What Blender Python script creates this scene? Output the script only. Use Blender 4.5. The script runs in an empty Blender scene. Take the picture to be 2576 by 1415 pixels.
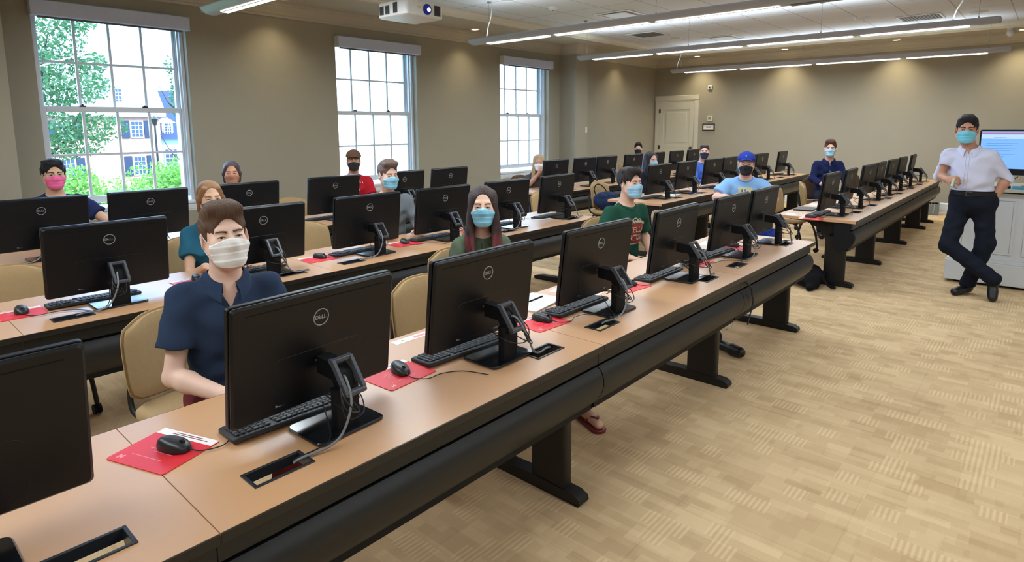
import bpy, math, random
import numpy as np
from mathutils import Matrix, Vector
from mathutils.bvhtree import BVHTree
R = math.radians
PI = math.pi
rnd = random.Random(7)
scn = bpy.context.scene
col = scn.collection

# ------------------------------------------------------------------ camera
CH = 1.70
def cam_axes(yaw, pitch, roll):
    f = np.array([math.cos(yaw)*math.cos(pitch), math.sin(yaw)*math.cos(pitch), -math.sin(pitch)])
    r = np.array([math.sin(yaw), -math.cos(yaw), 0.]); u = np.cross(r, f)
    return math.cos(roll)*r + math.sin(roll)*u, -math.sin(roll)*r + math.cos(roll)*u, f
_r, _u, _f = cam_axes(0.725874837, 0.140483424, -0.00472522)
cam = bpy.data.cameras.new('camera'); camo = bpy.data.objects.new('camera', cam); col.objects.link(camo)
camo.matrix_world = Matrix(((_r[0], _u[0], -_f[0], 0), (_r[1], _u[1], -_f[1], 0), (_r[2], _u[2], -_f[2], CH), (0, 0, 0, 1)))
cam.sensor_fit = 'HORIZONTAL'; cam.sensor_width = 36
cam.lens = 1533.58/2576*36
cam.shift_y = -(707.5-532.13)/2576
cam.clip_start = .05; cam.clip_end = 400
scn.camera = camo

# ------------------------------------------------------------------ light
scn.view_settings.view_transform = 'Standard'
scn.view_settings.look = 'None'
scn.view_settings.gamma = 1
scn.view_settings.use_curve_mapping = False
scn.view_settings.exposure = 0.0
scn.cycles.use_denoising = True
scn.cycles.max_bounces = 8
scn.cycles.diffuse_bounces = 5
scn.cycles.sample_clamp_indirect = 6
W = bpy.data.worlds.new('sky'); scn.world = W; W.use_nodes = True
wb = W.node_tree.nodes['Background']
wb.inputs[0].default_value = (.42, .66, 1.0, 1); wb.inputs[1].default_value = 14
sl = bpy.data.lights.new('sun', 'SUN'); sl.energy = 9.0; sl.angle = R(1); sl.color = (1, .95, .86)
so = bpy.data.objects.new('sun', sl); col.objects.link(so); so.rotation_euler = (R(48), 0, R(18))
WINX = ((1.49, 2.92), (4.88, 6.32), (8.25, 9.67))
WY = 7.6
for i, (a, b) in enumerate(WINX):      # portals that guide the sky light through the windows
    l = bpy.data.lights.new('window_portal', 'AREA'); l.shape = 'RECTANGLE'; l.size = b-a; l.size_y = 2.1
    l.cycles.is_portal = True
    o = bpy.data.objects.new('window_portal', l); col.objects.link(o)
    o.location = ((a+b)/2, 8.02, 1.88); o.rotation_euler = (R(-90), 0, 0)

# ------------------------------------------------------------------ helpers
def srgb(r, g, b):
    f = lambda c: (c/255/12.92) if c/255 <= .04045 else ((c/255+.055)/1.055)**2.4
    return (f(r), f(g), f(b), 1)
MATS = {}
def mat(name, rgb, rough=.6, metal=0, noise=None, bump=None, emis=None, spec=.5, sub=0, trans=0, coat=0):
    """rgb sRGB; noise=(scale, amount) colour mottling; bump=(scale, strength)"""
    if name in MATS: return MATS[name]
    m = bpy.data.materials.new(name); m.use_nodes = True; nt = m.node_tree; b = nt.nodes['Principled BSDF']
    c = srgb(*rgb); b.inputs['Base Color'].default_value = c
    b.inputs['Roughness'].default_value = rough; b.inputs['Metallic'].default_value = metal
    b.inputs['Specular IOR Level'].default_value = spec
    if coat: b.inputs['Coat Weight'].default_value = coat; b.inputs['Coat Roughness'].default_value = .1
    if sub: b.inputs['Subsurface Weight'].default_value = sub; b.inputs['Subsurface Radius'].default_value = (.012, .005, .003); b.inputs['Subsurface Scale'].default_value = 1
    if trans: b.inputs['Transmission Weight'].default_value = trans
    tc = nt.nodes.new('ShaderNodeTexCoord')
    if noise is None: noise = (30, .06)
    n = nt.nodes.new('ShaderNodeTexNoise'); n.inputs['Scale'].default_value = noise[0]; n.inputs['Detail'].default_value = 3
    mp = nt.nodes.new('ShaderNodeMapping'); nt.links.new(tc.outputs['Object'], mp.inputs[0]); nt.links.new(mp.outputs[0], n.inputs['Vector'])
    if len(noise) > 2: mp.inputs['Scale'].default_value = noise[2]
    mx = nt.nodes.new('ShaderNodeMix'); mx.data_type = 'RGBA'
    a = noise[1]
    mx.inputs[6].default_value = tuple(x*(1-a) for x in c[:3])+(1,); mx.inputs[7].default_value = tuple(min(1, x*(1+a)) for x in c[:3])+(1,)
    nt.links.new(n.outputs[0], mx.inputs[0]); nt.links.new(mx.outputs[2], b.inputs['Base Color'])
    if bump:
        n2 = nt.nodes.new('ShaderNodeTexNoise'); n2.inputs['Scale'].default_value = bump[0]; n2.inputs['Detail'].default_value = 4
        nt.links.new(mp.outputs[0], n2.inputs['Vector'])
        bp = nt.nodes.new('ShaderNodeBump'); bp.inputs['Strength'].default_value = bump[1]; bp.inputs['Distance'].default_value = .01
        nt.links.new(n2.outputs[0], bp.inputs['Height']); nt.links.new(bp.outputs[0], b.inputs['Normal'])
    if emis:
        b.inputs['Emission Color'].default_value = srgb(*emis[0]); b.inputs['Emission Strength'].default_value = emis[1]
    MATS[name] = m
    return m

class MB:
    """collects simple solids and links them as ONE mesh object"""
    def __init__(s): s.v = []; s.f = []; s.mi = []; s.cur = 0; s.M = Matrix.Identity(4)
    def add(s, vs, fs):
        n = len(s.v); M = s.M
        s.v += [tuple(M @ Vector(p)) for p in vs]
        s.f += [tuple(n+i for i in f) for f in fs]; s.mi += [s.cur]*len(fs)
        return s
    def box(s, x0, x1, y0, y1, z0, z1, b=0):
        if x0 > x1: x0, x1 = x1, x0
        if y0 > y1: y0, y1 = y1, y0
        if z0 > z1: z0, z1 = z1, z0
        if b <= 0:
            vs = [(x, y, z) for z in (z0, z1) for y in (y0, y1) for x in (x0, x1)]
            return s.add(vs, [(0, 2, 3, 1), (4, 5, 7, 6), (0, 1, 5, 4), (2, 6, 7, 3), (0, 4, 6, 2), (1, 3, 7, 5)])
        b = min(b, (x1-x0)*.45, (y1-y0)*.45, (z1-z0)*.45)
        # chamfered box through 24 points
        vs = []; idx = {}
        for sx in (0, 1):
            for sy in (0, 1):
                for sz in (0, 1):
                    X = (x0, x1)[sx]; Y = (y0, y1)[sy]; Z = (z0, z1)[sz]; dx = (b, -b)[sx]; dy = (b, -b)[sy]; dz = (b, -b)[sz]
                    idx[sx, sy, sz] = len(vs); vs += [(X, Y+dy, Z+dz), (X+dx, Y, Z+dz), (X+dx, Y+dy, Z)]
        fs = []
        q = lambda a, b_, c, d: fs.append((a, b_, c, d))
        I = idx
        q(I[0,0,0], I[0,0,1], I[0,1,1], I[0,1,0]); q(I[1,0,0], I[1,1,0], I[1,1,1], I[1,0,1])
        q(I[0,0,0]+1, I[1,0,0]+1, I[1,0,1]+1, I[0,0,1]+1); q(I[0,1,0]+1, I[0,1,1]+1, I[1,1,1]+1, I[1,1,0]+1)
        q(I[0,0,0]+2, I[0,1,0]+2, I[1,1,0]+2, I[1,0,0]+2); q(I[0,0,1]+2, I[1,0,1]+2, I[1,1,1]+2, I[0,1,1]+2)
        for sx in (0, 1):
            for sy in (0, 1): q(I[sx,sy,0], I[sx,sy,1], I[sx,sy,1]+1, I[sx,sy,0]+1)
        for sx in (0, 1):
            for sz in (0, 1): q(I[sx,0,sz], I[sx,1,sz], I[sx,1,sz]+2, I[sx,0,sz]+2)
        for sy in (0, 1):
            for sz in (0, 1): q(I[0,sy,sz]+1, I[1,sy,sz]+1, I[1,sy,sz]+2, I[0,sy,sz]+2)
        for k in I.values(): fs.append((k, k+1, k+2))
        return s.add(vs, fs)
    def prism(s, prof, a0, a1, axis='x', cap=True):
        """closed 2D profile swept along an axis. x:(y,z) y:(x,z) z:(x,y)"""
        n = len(prof); P = {'x': lambda p, a: (a, p[0], p[1]), 'y': lambda p, a: (p[0], a, p[1]), 'z': lambda p, a: (p[0], p[1], a)}[axis]
        vs = [P(p, a0) for p in prof]+[P(p, a1) for p in prof]
        fs = [(i, (i+1) % n, n+(i+1) % n, n+i) for i in range(n)]
        if cap: fs += [tuple(range(n))[::-1], tuple(range(n, 2*n))]
        return s.add(vs, fs)
    def cyl(s, c, r, h, axis='z', n=20, r2=None):
        r2 = r if r2 is None else r2
        vs = []
        for k, (rr, hh) in enumerate(((r, 0), (r2, h))):
            for i in range(n):
                a = 2*PI*i/n; u, v = rr*math.cos(a), rr*math.sin(a)
                vs.append({'z': (c[0]+u, c[1]+v, c[2]+hh), 'y': (c[0]+u, c[1]+hh, c[2]+v), 'x': (c[0]+hh, c[1]+u, c[2]+v)}[axis])
        fs = [(i, (i+1) % n, n+(i+1) % n, n+i) for i in range(n)]+[tuple(range(n))[::-1], tuple(range(n, 2*n))]
        return s.add(vs, fs)
    def lathe(s, c, prof, n=24, axis='z'):
        vs = []; m = len(prof)
        for i in range(n):
            a = 2*PI*i/n
            for (r, z) in prof:
                p = (r*math.cos(a), r*math.sin(a), z)
                if axis == 'y': p = (p[0], p[2], p[1])
                if axis == 'x': p = (p[2], p[0], p[1])
                vs.append((c[0]+p[0], c[1]+p[1], c[2]+p[2]))
        fs = [(i*m+j, ((i+1) % n)*m+j, ((i+1) % n)*m+j+1, i*m+j+1) for i in range(n) for j in range(m-1)]
        return s.add(vs, fs)
    def sphere(s, c, r, n=16, sc=(1, 1, 1)):
        m = n//2
        vs = [(c[0]+r*sc[0]*math.sin(PI*j/m)*math.cos(2*PI*i/n), c[1]+r*sc[1]*math.sin(PI*j/m)*math.sin(2*PI*i/n), c[2]+r*sc[2]*math.cos(PI*j/m)) for i in range(n) for j in range(m+1)]
        k = m+1
        return s.add(vs, [(i*k+j, i*k+j+1, ((i+1) % n)*k+j+1, ((i+1) % n)*k+j) for i in range(n) for j in range(m)])
    def tube(s, pts, r, n=8, closed=False, smooth=0):
        P = [Vector(p) for p in pts]
        if smooth:
            Q = []
            L = len(P)
            for i in range(L-1 if not closed else L):
                p0 = P[(i-1) % L] if closed else P[max(i-1, 0)]; p1 = P[i]; p2 = P[(i+1) % L]; p3 = P[(i+2) % L] if closed else P[min(i+2, L-1)]
                for k in range(smooth):
                    t = k/smooth
                    Q.append(.5*((2*p1)+(-p0+p2)*t+(2*p0-5*p1+4*p2-p3)*t*t+(-p0+3*p1-3*p2+p3)*t**3))
            if not closed: Q.append(P[-1])
            P = Q
        L = len(P); up = Vector((0, 0, 1)); vs = []; rr = r if isinstance(r, (list, tuple)) else None
        prev = None
        for i, p in enumerate(P):
            d = (P[(i+1) % L]-P[i-1]) if closed else (P[min(i+1, L-1)]-P[max(i-1, 0)])
            if d.length < 1e-9: d = Vector((0, 0, 1))
            d.normalize()
            if prev is None:
                a = up if abs(d.dot(up)) < .9 else Vector((1, 0, 0))
                u = d.cross(a).normalized()
            else: u = (prev-d*prev.dot(d)).normalized()
            prev = u; v = d.cross(u)
            q = r if rr is None else rr[0]+(rr[1]-rr[0])*i/max(1, L-1)
            vs += [tuple(p+q*(math.cos(2*PI*k/n)*u+math.sin(2*PI*k/n)*v)) for k in range(n)]
        fs = []
        for i in range(L if closed else L-1):
            j = (i+1) % L
            fs += [(i*n+k, i*n+(k+1) % n, j*n+(k+1) % n, j*n+k) for k in range(n)]
        if not closed: fs += [tuple(range(n))[::-1], tuple((L-1)*n+k for k in range(n))]
        return s.add(vs, fs)
    def rrect(s, w, d, r, z0, z1, c=(0, 0), n=5, ch=0, axis='z'):
        prof = []
        for (sx, sy, a0) in ((1, 1, 0), (-1, 1, 90), (-1, -1, 180), (1, -1, 270)):
            for k in range(n+1):
                a = R(a0+90*k/n); prof.append((c[0]+sx*(w/2-r)+r*math.cos(a), c[1]+sy*(d/2-r)+r*math.sin(a)))
        if ch:
            k = lambda q: [(c[0]+(x-c[0])*(1-2*ch/w), c[1]+(y-c[1])*(1-2*ch/d)) for x, y in prof]
            m = len(prof); rings = [(k(0), z0), (prof, z0+ch), (prof, z1-ch), (k(0), z1)]
            P = {'z': lambda p, a: (p[0], p[1], a), 'y': lambda p, a: (p[0], a, p[1]), 'x': lambda p, a: (a, p[0], p[1])}[axis]
            vs = [P(p, z) for ring, z in rings for p in ring]
            fs = [(q*m+i, q*m+(i+1) % m, (q+1)*m+(i+1) % m, (q+1)*m+i) for q in range(3) for i in range(m)]+[tuple(range(m))[::-1], tuple(range(3*m, 4*m))]
            return s.add(vs, fs)
        return s.prism(prof, z0, z1, axis)
    def mesh(s, name, mats, smooth=False):
        me = bpy.data.meshes.new(name); me.from_pydata(s.v, [], s.f)
        for m in (mats if isinstance(mats, (list, tuple)) else [mats]): me.materials.append(m)
        if any(s.mi): me.polygons.foreach_set('material_index', s.mi)
        import bmesh
        bm = bmesh.new(); bm.from_mesh(me); bmesh.ops.recalc_face_normals(bm, faces=bm.faces); bm.to_mesh(me); bm.free()
        if smooth:
            me.polygons.foreach_set('use_smooth', [True]*len(me.polygons))
            me.set_sharp_from_angle(angle=R(smooth if smooth is not True else 40))
        return me
    def build(s, name, mats, parent=None, smooth=False):
        o = bpy.data.objects.new(name, s.mesh(name, mats, smooth)); col.objects.link(o)
        if parent: o.parent = parent
        return o

def tag(o, label=None, cat=None, group=None, kind=None):
    if label: o['label'] = label
    if cat: o['category'] = cat
    if group: o['group'] = group
    if kind: o['kind'] = kind
    return o
def empty(name, loc=(0, 0, 0), rz=0, label=None, cat=None, group=None):
    o = bpy.data.objects.new(name, None); col.objects.link(o); o.location = loc; o.rotation_euler = (0, 0, rz)
    o.empty_display_size = .05
    return tag(o, label, cat, group)
def struct(o, label=None):
    o['kind'] = 'structure'
    if label: o['label'] = label
    return o
def copy_tree(o, parent=None, mats=None):
    c = o.copy(); col.objects.link(c); c.parent = parent
    for ch in list(o.children): copy_tree(ch, c)
    return c
def text_mesh(body, size, ext=.0004, align='CENTER', shear=0, bold=0):
    cu = bpy.data.curves.new('t', 'FONT'); cu.body = body; cu.size = size; cu.extrude = ext; cu.align_x = align; cu.align_y = 'CENTER'
    cu.shear = shear; cu.offset = bold; cu.resolution_u = 2
    o = bpy.data.objects.new('t', cu); me = bpy.data.meshes.new_from_object(o); bpy.data.objects.remove(o)
    return [tuple(v.co) for v in me.vertices], [tuple(p.vertices) for p in me.polygons]
def add_text(mb, body, size, M, **k):
    v, f = text_mesh(body, size, **k)
    old = mb.M; mb.M = old @ M; mb.add(v, f); mb.M = old
def rotm(axis, deg, loc=(0, 0, 0)): return Matrix.Translation(loc) @ Matrix.Rotation(R(deg), 4, axis)

# ------------------------------------------------------------------ materials
def wall_paint(name, rgb):
    return mat(name, rgb, rough=.85, noise=(3, .03), bump=(160, .04), spec=.2)
M_wall = wall_paint('wall_paint', (160, 153, 136))
M_trim = mat('trim_paint', (205, 200, 182), rough=.45, noise=(5, .02))
M_white = mat('white_paint', (214, 218, 222), rough=.4, noise=(6, .02))
M_soffit = wall_paint('soffit_paint', (184, 177, 160))
M_black = mat('black_plastic', (8, 10, 15), rough=.42, noise=(180, .12), bump=(900, .05), spec=.4)
M_black_d = mat('black_matt', (12, 13, 17), rough=.6, spec=.25)
M_grey_pl = mat('grey_plastic', (98, 100, 104), rough=.4)
M_silver = mat('badge_silver', (165, 168, 170), rough=.4, metal=.3)
M_screen = mat('screen_glass', (10, 11, 13), rough=.12)
M_darkmetal = mat('dark_metal', (26, 25, 25), rough=.45, metal=.0, spec=.4)
M_cable = mat('black_cable', (22, 22, 24), rough=.5)
M_cableg = mat('grey_cable', (120, 122, 124), rough=.45)
M_cablew = mat('white_cable', (205, 205, 202), rough=.45)
M_pad = mat('red_mousepad', (216, 40, 52), rough=.42, noise=(200, .05))
M_padw = mat('white_print', (238, 232, 226), rough=.5)
M_mouse = mat('mouse_black', (34, 34, 36), rough=.38)
M_key = mat('key_black', (34, 35, 38), rough=.5)
M_tan = mat('tan_upholstery', (176, 148, 108), rough=.9, noise=(60, .08), bump=(400, .15), spec=.2)
M_brownup = mat('brown_upholstery', (98, 74, 58), rough=.9, noise=(60, .08), bump=(400, .15), spec=.2)
M_paper = mat('paper', (232, 230, 226), rough=.7)
M_chrome = mat('chrome', (170, 170, 168), rough=.25, metal=1)
M_glass = None
def glass_mat():
    m = bpy.data.materials.new('window_glass'); m.use_nodes = True; nt = m.node_tree; nt.nodes.clear()
    o = nt.nodes.new('ShaderNodeOutputMaterial'); t = nt.nodes.new('ShaderNodeBsdfTransparent'); g = nt.nodes.new('ShaderNodeBsdfGlossy')
    t.inputs[0].default_value = (.94, .97, .99, 1); g.inputs['Roughness'].default_value = .02
    fr = nt.nodes.new('ShaderNodeFresnel'); fr.inputs[0].default_value = 1.25
    mx = nt.nodes.new('ShaderNodeMixShader'); nt.links.new(fr.outputs[0], mx.inputs[0]); nt.links.new(t.outputs[0], mx.inputs[1]); nt.links.new(g.outputs[0], mx.inputs[2]); nt.links.new(mx.outputs[0], o.inputs[0])
    return m
M_glass = glass_mat()

def wood_mat():
    m = mat('desk_laminate', (204, 154, 108), rough=.40, noise=(14, .05, (1, 22, 1)), spec=.5)
    m.node_tree.nodes['Principled BSDF'].inputs['Coat IOR'].default_value = 1.75; m.node_tree.nodes['Principled BSDF'].inputs['Coat Weight'].default_value = 1.0
    m.node_tree.nodes['Principled BSDF'].inputs['Coat Roughness'].default_value = .42
    return m
M_wood = wood_mat()
M_panel = mat('modesty_laminate', (28, 28, 28), rough=.48, noise=(9, .22, (1, 14, 6)), spec=.45)
M_edge = mat('desk_edge_band', (30, 26, 23), rough=.4)

def carpet_mat():
    m = bpy.data.materials.new('carpet_tiles'); m.use_nodes = True; nt = m.node_tree; b = nt.nodes['Principled BSDF']; L = nt.links.new
    b.inputs['Roughness'].default_value = .95; b.inputs['Specular IOR Level'].default_value = .15
    tc = nt.nodes.new('ShaderNodeTexCoord')
    def brick(sc, w, h, c1, c2, rot=0, off=.5, mort=0.0):
        mp = nt.nodes.new('ShaderNodeMapping'); L(tc.outputs['Object'], mp.inputs[0]); mp.inputs['Rotation'].default_value = (0, 0, R(90+rot)); mp.inputs['Location'].default_value = (.13*sc, .31*sc, 0)
        n = nt.nodes.new('ShaderNodeTexBrick'); L(mp.outputs[0], n.inputs['Vector'])
        n.inputs['Scale'].default_value = 1; n.inputs['Brick Width'].default_value = w; n.inputs['Row Height'].default_value = h
        n.inputs['Mortar Size'].default_value = mort; n.inputs['Bias'].default_value = 0; n.offset = off; n.offset_frequency = 2
        n.inputs['Color1'].default_value = c1; n.inputs['Color2'].default_value = c2; n.inputs['Mortar'].default_value = c1
        return n
    A = brick(1, .16, .055, (0, 0, 0, 1), (1, 1, 1, 1), off=.37)
    B = brick(2, .10, .10, (0, 0, 0, 1), (1, 1, 1, 1), off=.5)
    Cc = brick(3, .27, .11, (0, 0, 0, 1), (1, 1, 1, 1), off=.3)
    T = brick(4, .61, .61, (.2, .2, .2, 1), (.8, .8, .8, 1), off=0, mort=.004); T.inputs['Mortar'].default_value = (0, 0, 0, 1)
    def mixf(a, b_, f, ty='MIX'):
        x = nt.nodes.new('ShaderNodeMix'); x.data_type = 'RGBA'; x.blend_type = ty
        if isinstance(f, float): x.inputs[0].default_value = f
        else: L(f, x.inputs[0])
        L(a, x.inputs[6]) if not isinstance(a, tuple) else setattr(x.inputs[6], 'default_value', a)
        L(b_, x.inputs[7]) if not isinstance(b_, tuple) else setattr(x.inputs[7], 'default_value', b_)
        return x.outputs[2]
    s = mixf(A.outputs[0], B.outputs[0], .45); s = mixf(s, Cc.outputs[0], .35)
    nz = nt.nodes.new('ShaderNodeTexNoise'); L(tc.outputs['Object'], nz.inputs['Vector']); nz.inputs['Scale'].default_value = 260; nz.inputs['Detail'].default_value = 2
    s = mixf(s, nz.outputs[0], .22)
    s = mixf(s, T.outputs[0], .16)
    # ribbed patches
    wv = nt.nodes.new('ShaderNodeTexWave'); wv.bands_direction = 'Y'; wv.inputs['Scale'].default_value = 14; wv.inputs['Distortion'].default_value = .4; L(tc.outputs['Object'], wv.inputs['Vector'])
    gt = nt.nodes.new('ShaderNodeMath'); gt.operation = 'GREATER_THAN'; L(B.outputs[0], gt.inputs[0]); gt.inputs[1].default_value = .78
    gm = nt.nodes.new('ShaderNodeMath'); gm.operation = 'MULTIPLY'; L(gt.outputs[0], gm.inputs[0]); gm.inputs[1].default_value = .30
    s = mixf(s, wv.outputs[0], gm.outputs[0])
    cr = nt.nodes.new('ShaderNodeValToRGB'); e = cr.color_ramp.elements; e[0].position = .15; e[0].color = srgb(180, 150, 112); e[1].position = .85; e[1].color = srgb(226, 198, 156)
    L(s, cr.inputs[0]); L(cr.outputs[0], b.inputs['Base Color'])
    bp = nt.nodes.new('ShaderNodeBump'); bp.inputs['Strength'].default_value = .25; bp.inputs['Distance'].default_value = .006; L(s, bp.inputs['Height']); L(bp.outputs[0], b.inputs['Normal'])
    return m
def tile_mat():
    m = bpy.data.materials.new('ceiling_tiles'); m.use_nodes = True; nt = m.node_tree; b = nt.nodes['Principled BSDF']; L = nt.links.new
    b.inputs['Roughness'].default_value = .9; b.inputs['Specular IOR Level'].default_value = .2
    tc = nt.nodes.new('ShaderNodeTexCoord'); n = nt.nodes.new('ShaderNodeTexBrick'); n.offset = 0
    L(tc.outputs['Object'], n.inputs['Vector']); n.inputs['Scale'].default_value = 1; n.inputs['Brick Width'].default_value = 1.22; n.inputs['Row Height'].default_value = .61
    n.inputs['Mortar Size'].default_value = .007; n.inputs['Mortar Smooth'].default_value = .1
    n.inputs['Color1'].default_value = srgb(206, 209, 213); n.inputs['Color2'].default_value = srgb(202, 205, 209); n.inputs['Mortar'].default_value = srgb(160, 158, 152)
    L(n.outputs[0], b.inputs['Base Color'])
    nz = nt.nodes.new('ShaderNodeTexNoise'); nz.inputs['Scale'].default_value = 60; nz.inputs['Detail'].default_value = 5; L(tc.outputs['Object'], nz.inputs['Vector'])
    bp = nt.nodes.new('ShaderNodeBump'); bp.inputs['Strength'].default_value = .3; bp.inputs['Distance'].default_value = .004; L(nz.outputs[0], bp.inputs['Height']); L(bp.outputs[0], b.inputs['Normal'])
    return m
# ------------------------------------------------------------------ room shell
X0, X1, Y0, Y1, ZC, ZS = -4.2, 13.95, -4.6, WY, 3.31, 3.25
b = MB().box(X0-.2, X1+.2, Y0-.2, Y1+.4, -.12, 0); o = struct(b.build('floor', carpet_mat()))
TX0, TX1, TY0, TY1 = X0+1.2, 12.85, Y0+1.2, 6.45          # acoustic tile field
b = MB(); b.box(TX0-.05, TX1+.05, TY0-.05, TY1+.05, ZC, ZC+.08); b.cur = 1
b.box(X0-.2, X1+.2, TY1, Y1+.4, ZS, ZC+.3); b.box(X0-.2, X1+.2, Y0-.2, TY0, ZS, ZC+.3)
b.box(X0-.2, TX0, TY0, TY1, ZS, ZC+.3); b.box(TX1, X1+.2, TY0, TY1, ZS, ZC+.3)
b.box(TX0, TX1, TY0, TY1, ZC+.1, ZC+.3)
struct(b.build('ceiling', [tile_mat(), M_soffit]))
def ring(x0, x1, y0, y1, prof, inward=1):
    """sweep profile (offset into the room, z) around a rectangle, mitred"""
    b = MB(); vs = []; n = len(prof)
    for (cx, cy, sx, sy) in ((x0, y0, 1, 1), (x1, y0, -1, 1), (x1, y1, -1, -1), (x0, y1, 1, -1)):
        vs += [(cx+sx*o*inward, cy+sy*o*inward, z) for o, z in prof]
    fs = [(c*n+i, c*n+(i+1) % n, ((c+1) % 4)*n+(i+1) % n, ((c+1) % 4)*n+i) for c in range(4) for i in range(n)]
    b.add(vs, fs); return b
struct(ring(TX0, TX1, TY0, TY1, [(-.09, 3.252), (-.09, 3.225), (-.05, 3.215), (-.02, 3.235), (.015, 3.24), (.03, 3.27), (.055, 3.285), (.055, 3.315), (-.02, 3.315)]).build('trim_1', M_trim))
CROWN = [(0, 3.08), (.02, 3.08), (.025, 3.105), (.045, 3.115), (.055, 3.14), (.1, 3.18), (.12, 3.205), (.14, 3.21), (.145, 3.23), (.2, 3.235), (.2, 3.26), (0, 3.26)]
def run(pts, prof, name, m, side=1):
    """mitred moulding along wall points; offset to the left of travel"""
    b = MB(); n = len(prof); P = [Vector((p[0], p[1])) for p in pts]; vs = []
    for i, p in enumerate(P):
        ns = []
        if i > 0: d = (P[i]-P[i-1]).normalized(); ns.append(Vector((-d.y, d.x)))
        if i < len(P)-1: d = (P[i+1]-P[i]).normalized(); ns.append(Vector((-d.y, d.x)))
        if len(ns) == 2:
            k = ns[0]+ns[1]; k = k/(1+ns[0].dot(ns[1]))
        else: k = ns[0]
        k = k*side
        vs += [(p.x+k.x*o, p.y+k.y*o, z) for o, z in prof]
    fs = [(c*n+i, c*n+(i+1) % n, (c+1)*n+(i+1) % n, (c+1)*n+i) for c in range(len(P)-1) for i in range(n)]
    fs += [tuple(range(n)), tuple(range((len(P)-1)*n, len(P)*n))]
    b.add(vs, fs); return struct(b.build(name, m))
PX = ((-.6, 1.2), (10.03, 10.45))     # wall piers standing out by .4
PY = 7.2
wall_line = [(X1, Y1), (PX[1][1], Y1), (PX[1][1], PY), (PX[1][0], PY), (PX[1][0], Y1), (PX[0][1], Y1), (PX[0][1], PY), (PX[0][0], PY), (PX[0][0], Y1), (X0, Y1)]
run(wall_line, CROWN, 'trim_2', M_soffit)
run([(X1, Y0), (X1, Y1)], CROWN, 'trim_3', M_soffit)
run([(X0, Y1), (X0, Y0), (X1, Y0)], CROWN, 'trim_4', M_soffit)
BASE = [(0, 0), (.03, 0), (.03, .025), (.018, .03), (.018, .17), (.022, .18), (.012, .205), (0, .21)]
run([(X1, Y0), (X1, 6.42)], BASE, 'baseboard_right', M_white)
run(wall_line, BASE, 'baseboard_left', M_white)
# walls
b = MB()
ys, ye = Y1, Y1+.42
zb, zt = .72, 2.95
xs = [X0-.2]
for a, c in WINX:
    b.box(xs[-1], a, ys, ye, 0, 3.4); b.box(a, c, ys, ye, 0, zb); b.box(a, c, ys, ye, zt, 3.4); xs.append(c)
b.box(xs[-1], X1+.2, ys, ye, 0, 3.4)
for a, c in PX: b.box(a, c, PY, Y1, 0, 3.26)
struct(b.build('wall_left', M_wall))
struct(MB().box(X1, X1+.2, Y0, Y1+.4, 0, 3.4).build('wall_right', M_wall))
struct(MB().box(X0-.2, X0, Y0, Y1, 0, 3.4).build('wall_rear', M_wall))
struct(MB().box(X0-.2, X1+.2, Y0-.2, Y0, 0, 3.4).build('wall_front', M_wall))
# windows
def window(i, a, c):
    root = empty('window_%d' % i, (0, 0, 0)); struct(root)
    f = MB()
    f.box(a, a+.035, 7.70, 7.98, .78, zt); f.box(c-.035, c, 7.70, 7.98, .78, zt); f.box(a+.035, c-.035, 7.74, 7.98, 2.885, zt)
    f.box(a+.035, a+.05, 7.74, 7.765, .88, 2.88); f.box(c-.05, c-.035, 7.74, 7.765, .88, 2.88)
    f.box(a+.035, a+.046, 7.812, 7.832, .88, 2.88); f.box(c-.046, c-.035, 7.812, 7.832, .88, 2.88)
    f.build('window_frame', M_white, root)
    s = MB(); s.box(a, c, 7.585, 8.0, .80, .835, .006); s.box(a, c, 7.6, 7.78, .72, .80); s.box(a, c, 7.595, 7.612, .735, .785, .004)
    s.build('window_sill', M_white, root)
    gx0, gx1 = a+.085, c-.07
    n = 4; w = (gx1-gx0)/n
    for (nm, y, z0, z1, r0, r1) in (('upper_sash', 7.855, 1.92, 2.83, .055, .055), ('lower_sash', 7.79, .955, 1.86, .075, .055)):
        sh = MB(); t = .02
        sh.box(a+.035, gx0, y-t, y+t, z0-r0, z1+r1, .004); sh.box(gx1, c-.035, y-t, y+t, z0-r0, z1+r1, .004)
        sh.box(gx0, gx1, y-t, y+t, z0-r0, z0, .004); sh.box(gx0, gx1, y-t, y+t, z1, z1+r1, .004)
        for k in range(1, n): sh.box(gx0+w*k-.013, gx0+w*k+.013, y-.016, y+.014, z0, z1, .004)
        zm = (z0+z1)/2; sh.box(gx0, gx1, y-.014, y+.014, zm-.012, zm+.012, .004)
        so_ = sh.build(nm, M_white, root)
        g = MB(); g.box(gx0, gx1, y-.002, y+.002, z0, z1); g.build('pane', M_glass, so_)
    h = MB()
    for fx in (.25, .72):
        x = gx0+(gx1-gx0)*fx; h.box(x-.03, x+.03, 7.765, 7.80, 1.915, 1.93, .003); h.cyl((x, 7.782, 1.93), .01, .012)
    h.build('sash_lock', M_darkmetal, root)
    return root
for i, (a, c) in enumerate(WINX):
    window(i+1, a, c)
    t = empty('roller_blind', ((a+c)/2, 7.54, 2.84), 0, ('white roller blind cassette above the wide left window with trees outside', 'white roller blind cassette above the middle window', 'white roller blind cassette above the farthest window beside the wall pier')[i], 'blind')
    w2 = (c-a)/2+.01
    m = MB(); m.box(-w2, w2, -.05, .055, -.055, .09, .006); m.build('cassette', mat('blind_fabric_white', (200, 208, 232), rough=.7), t)
    m = MB(); m.box(-w2-.004, -w2, -.052, .055, -.057, .092, .001); m.box(w2, w2+.004, -.052, .055, -.057, .092, .001); m.build('end_cap', M_white, t)
    m = MB(); m.tube([(-w2+.06, .02, -.062), (w2-.06, .02, -.062)], .012, 8); m.build('hem_bar', M_grey_pl, t)

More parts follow.
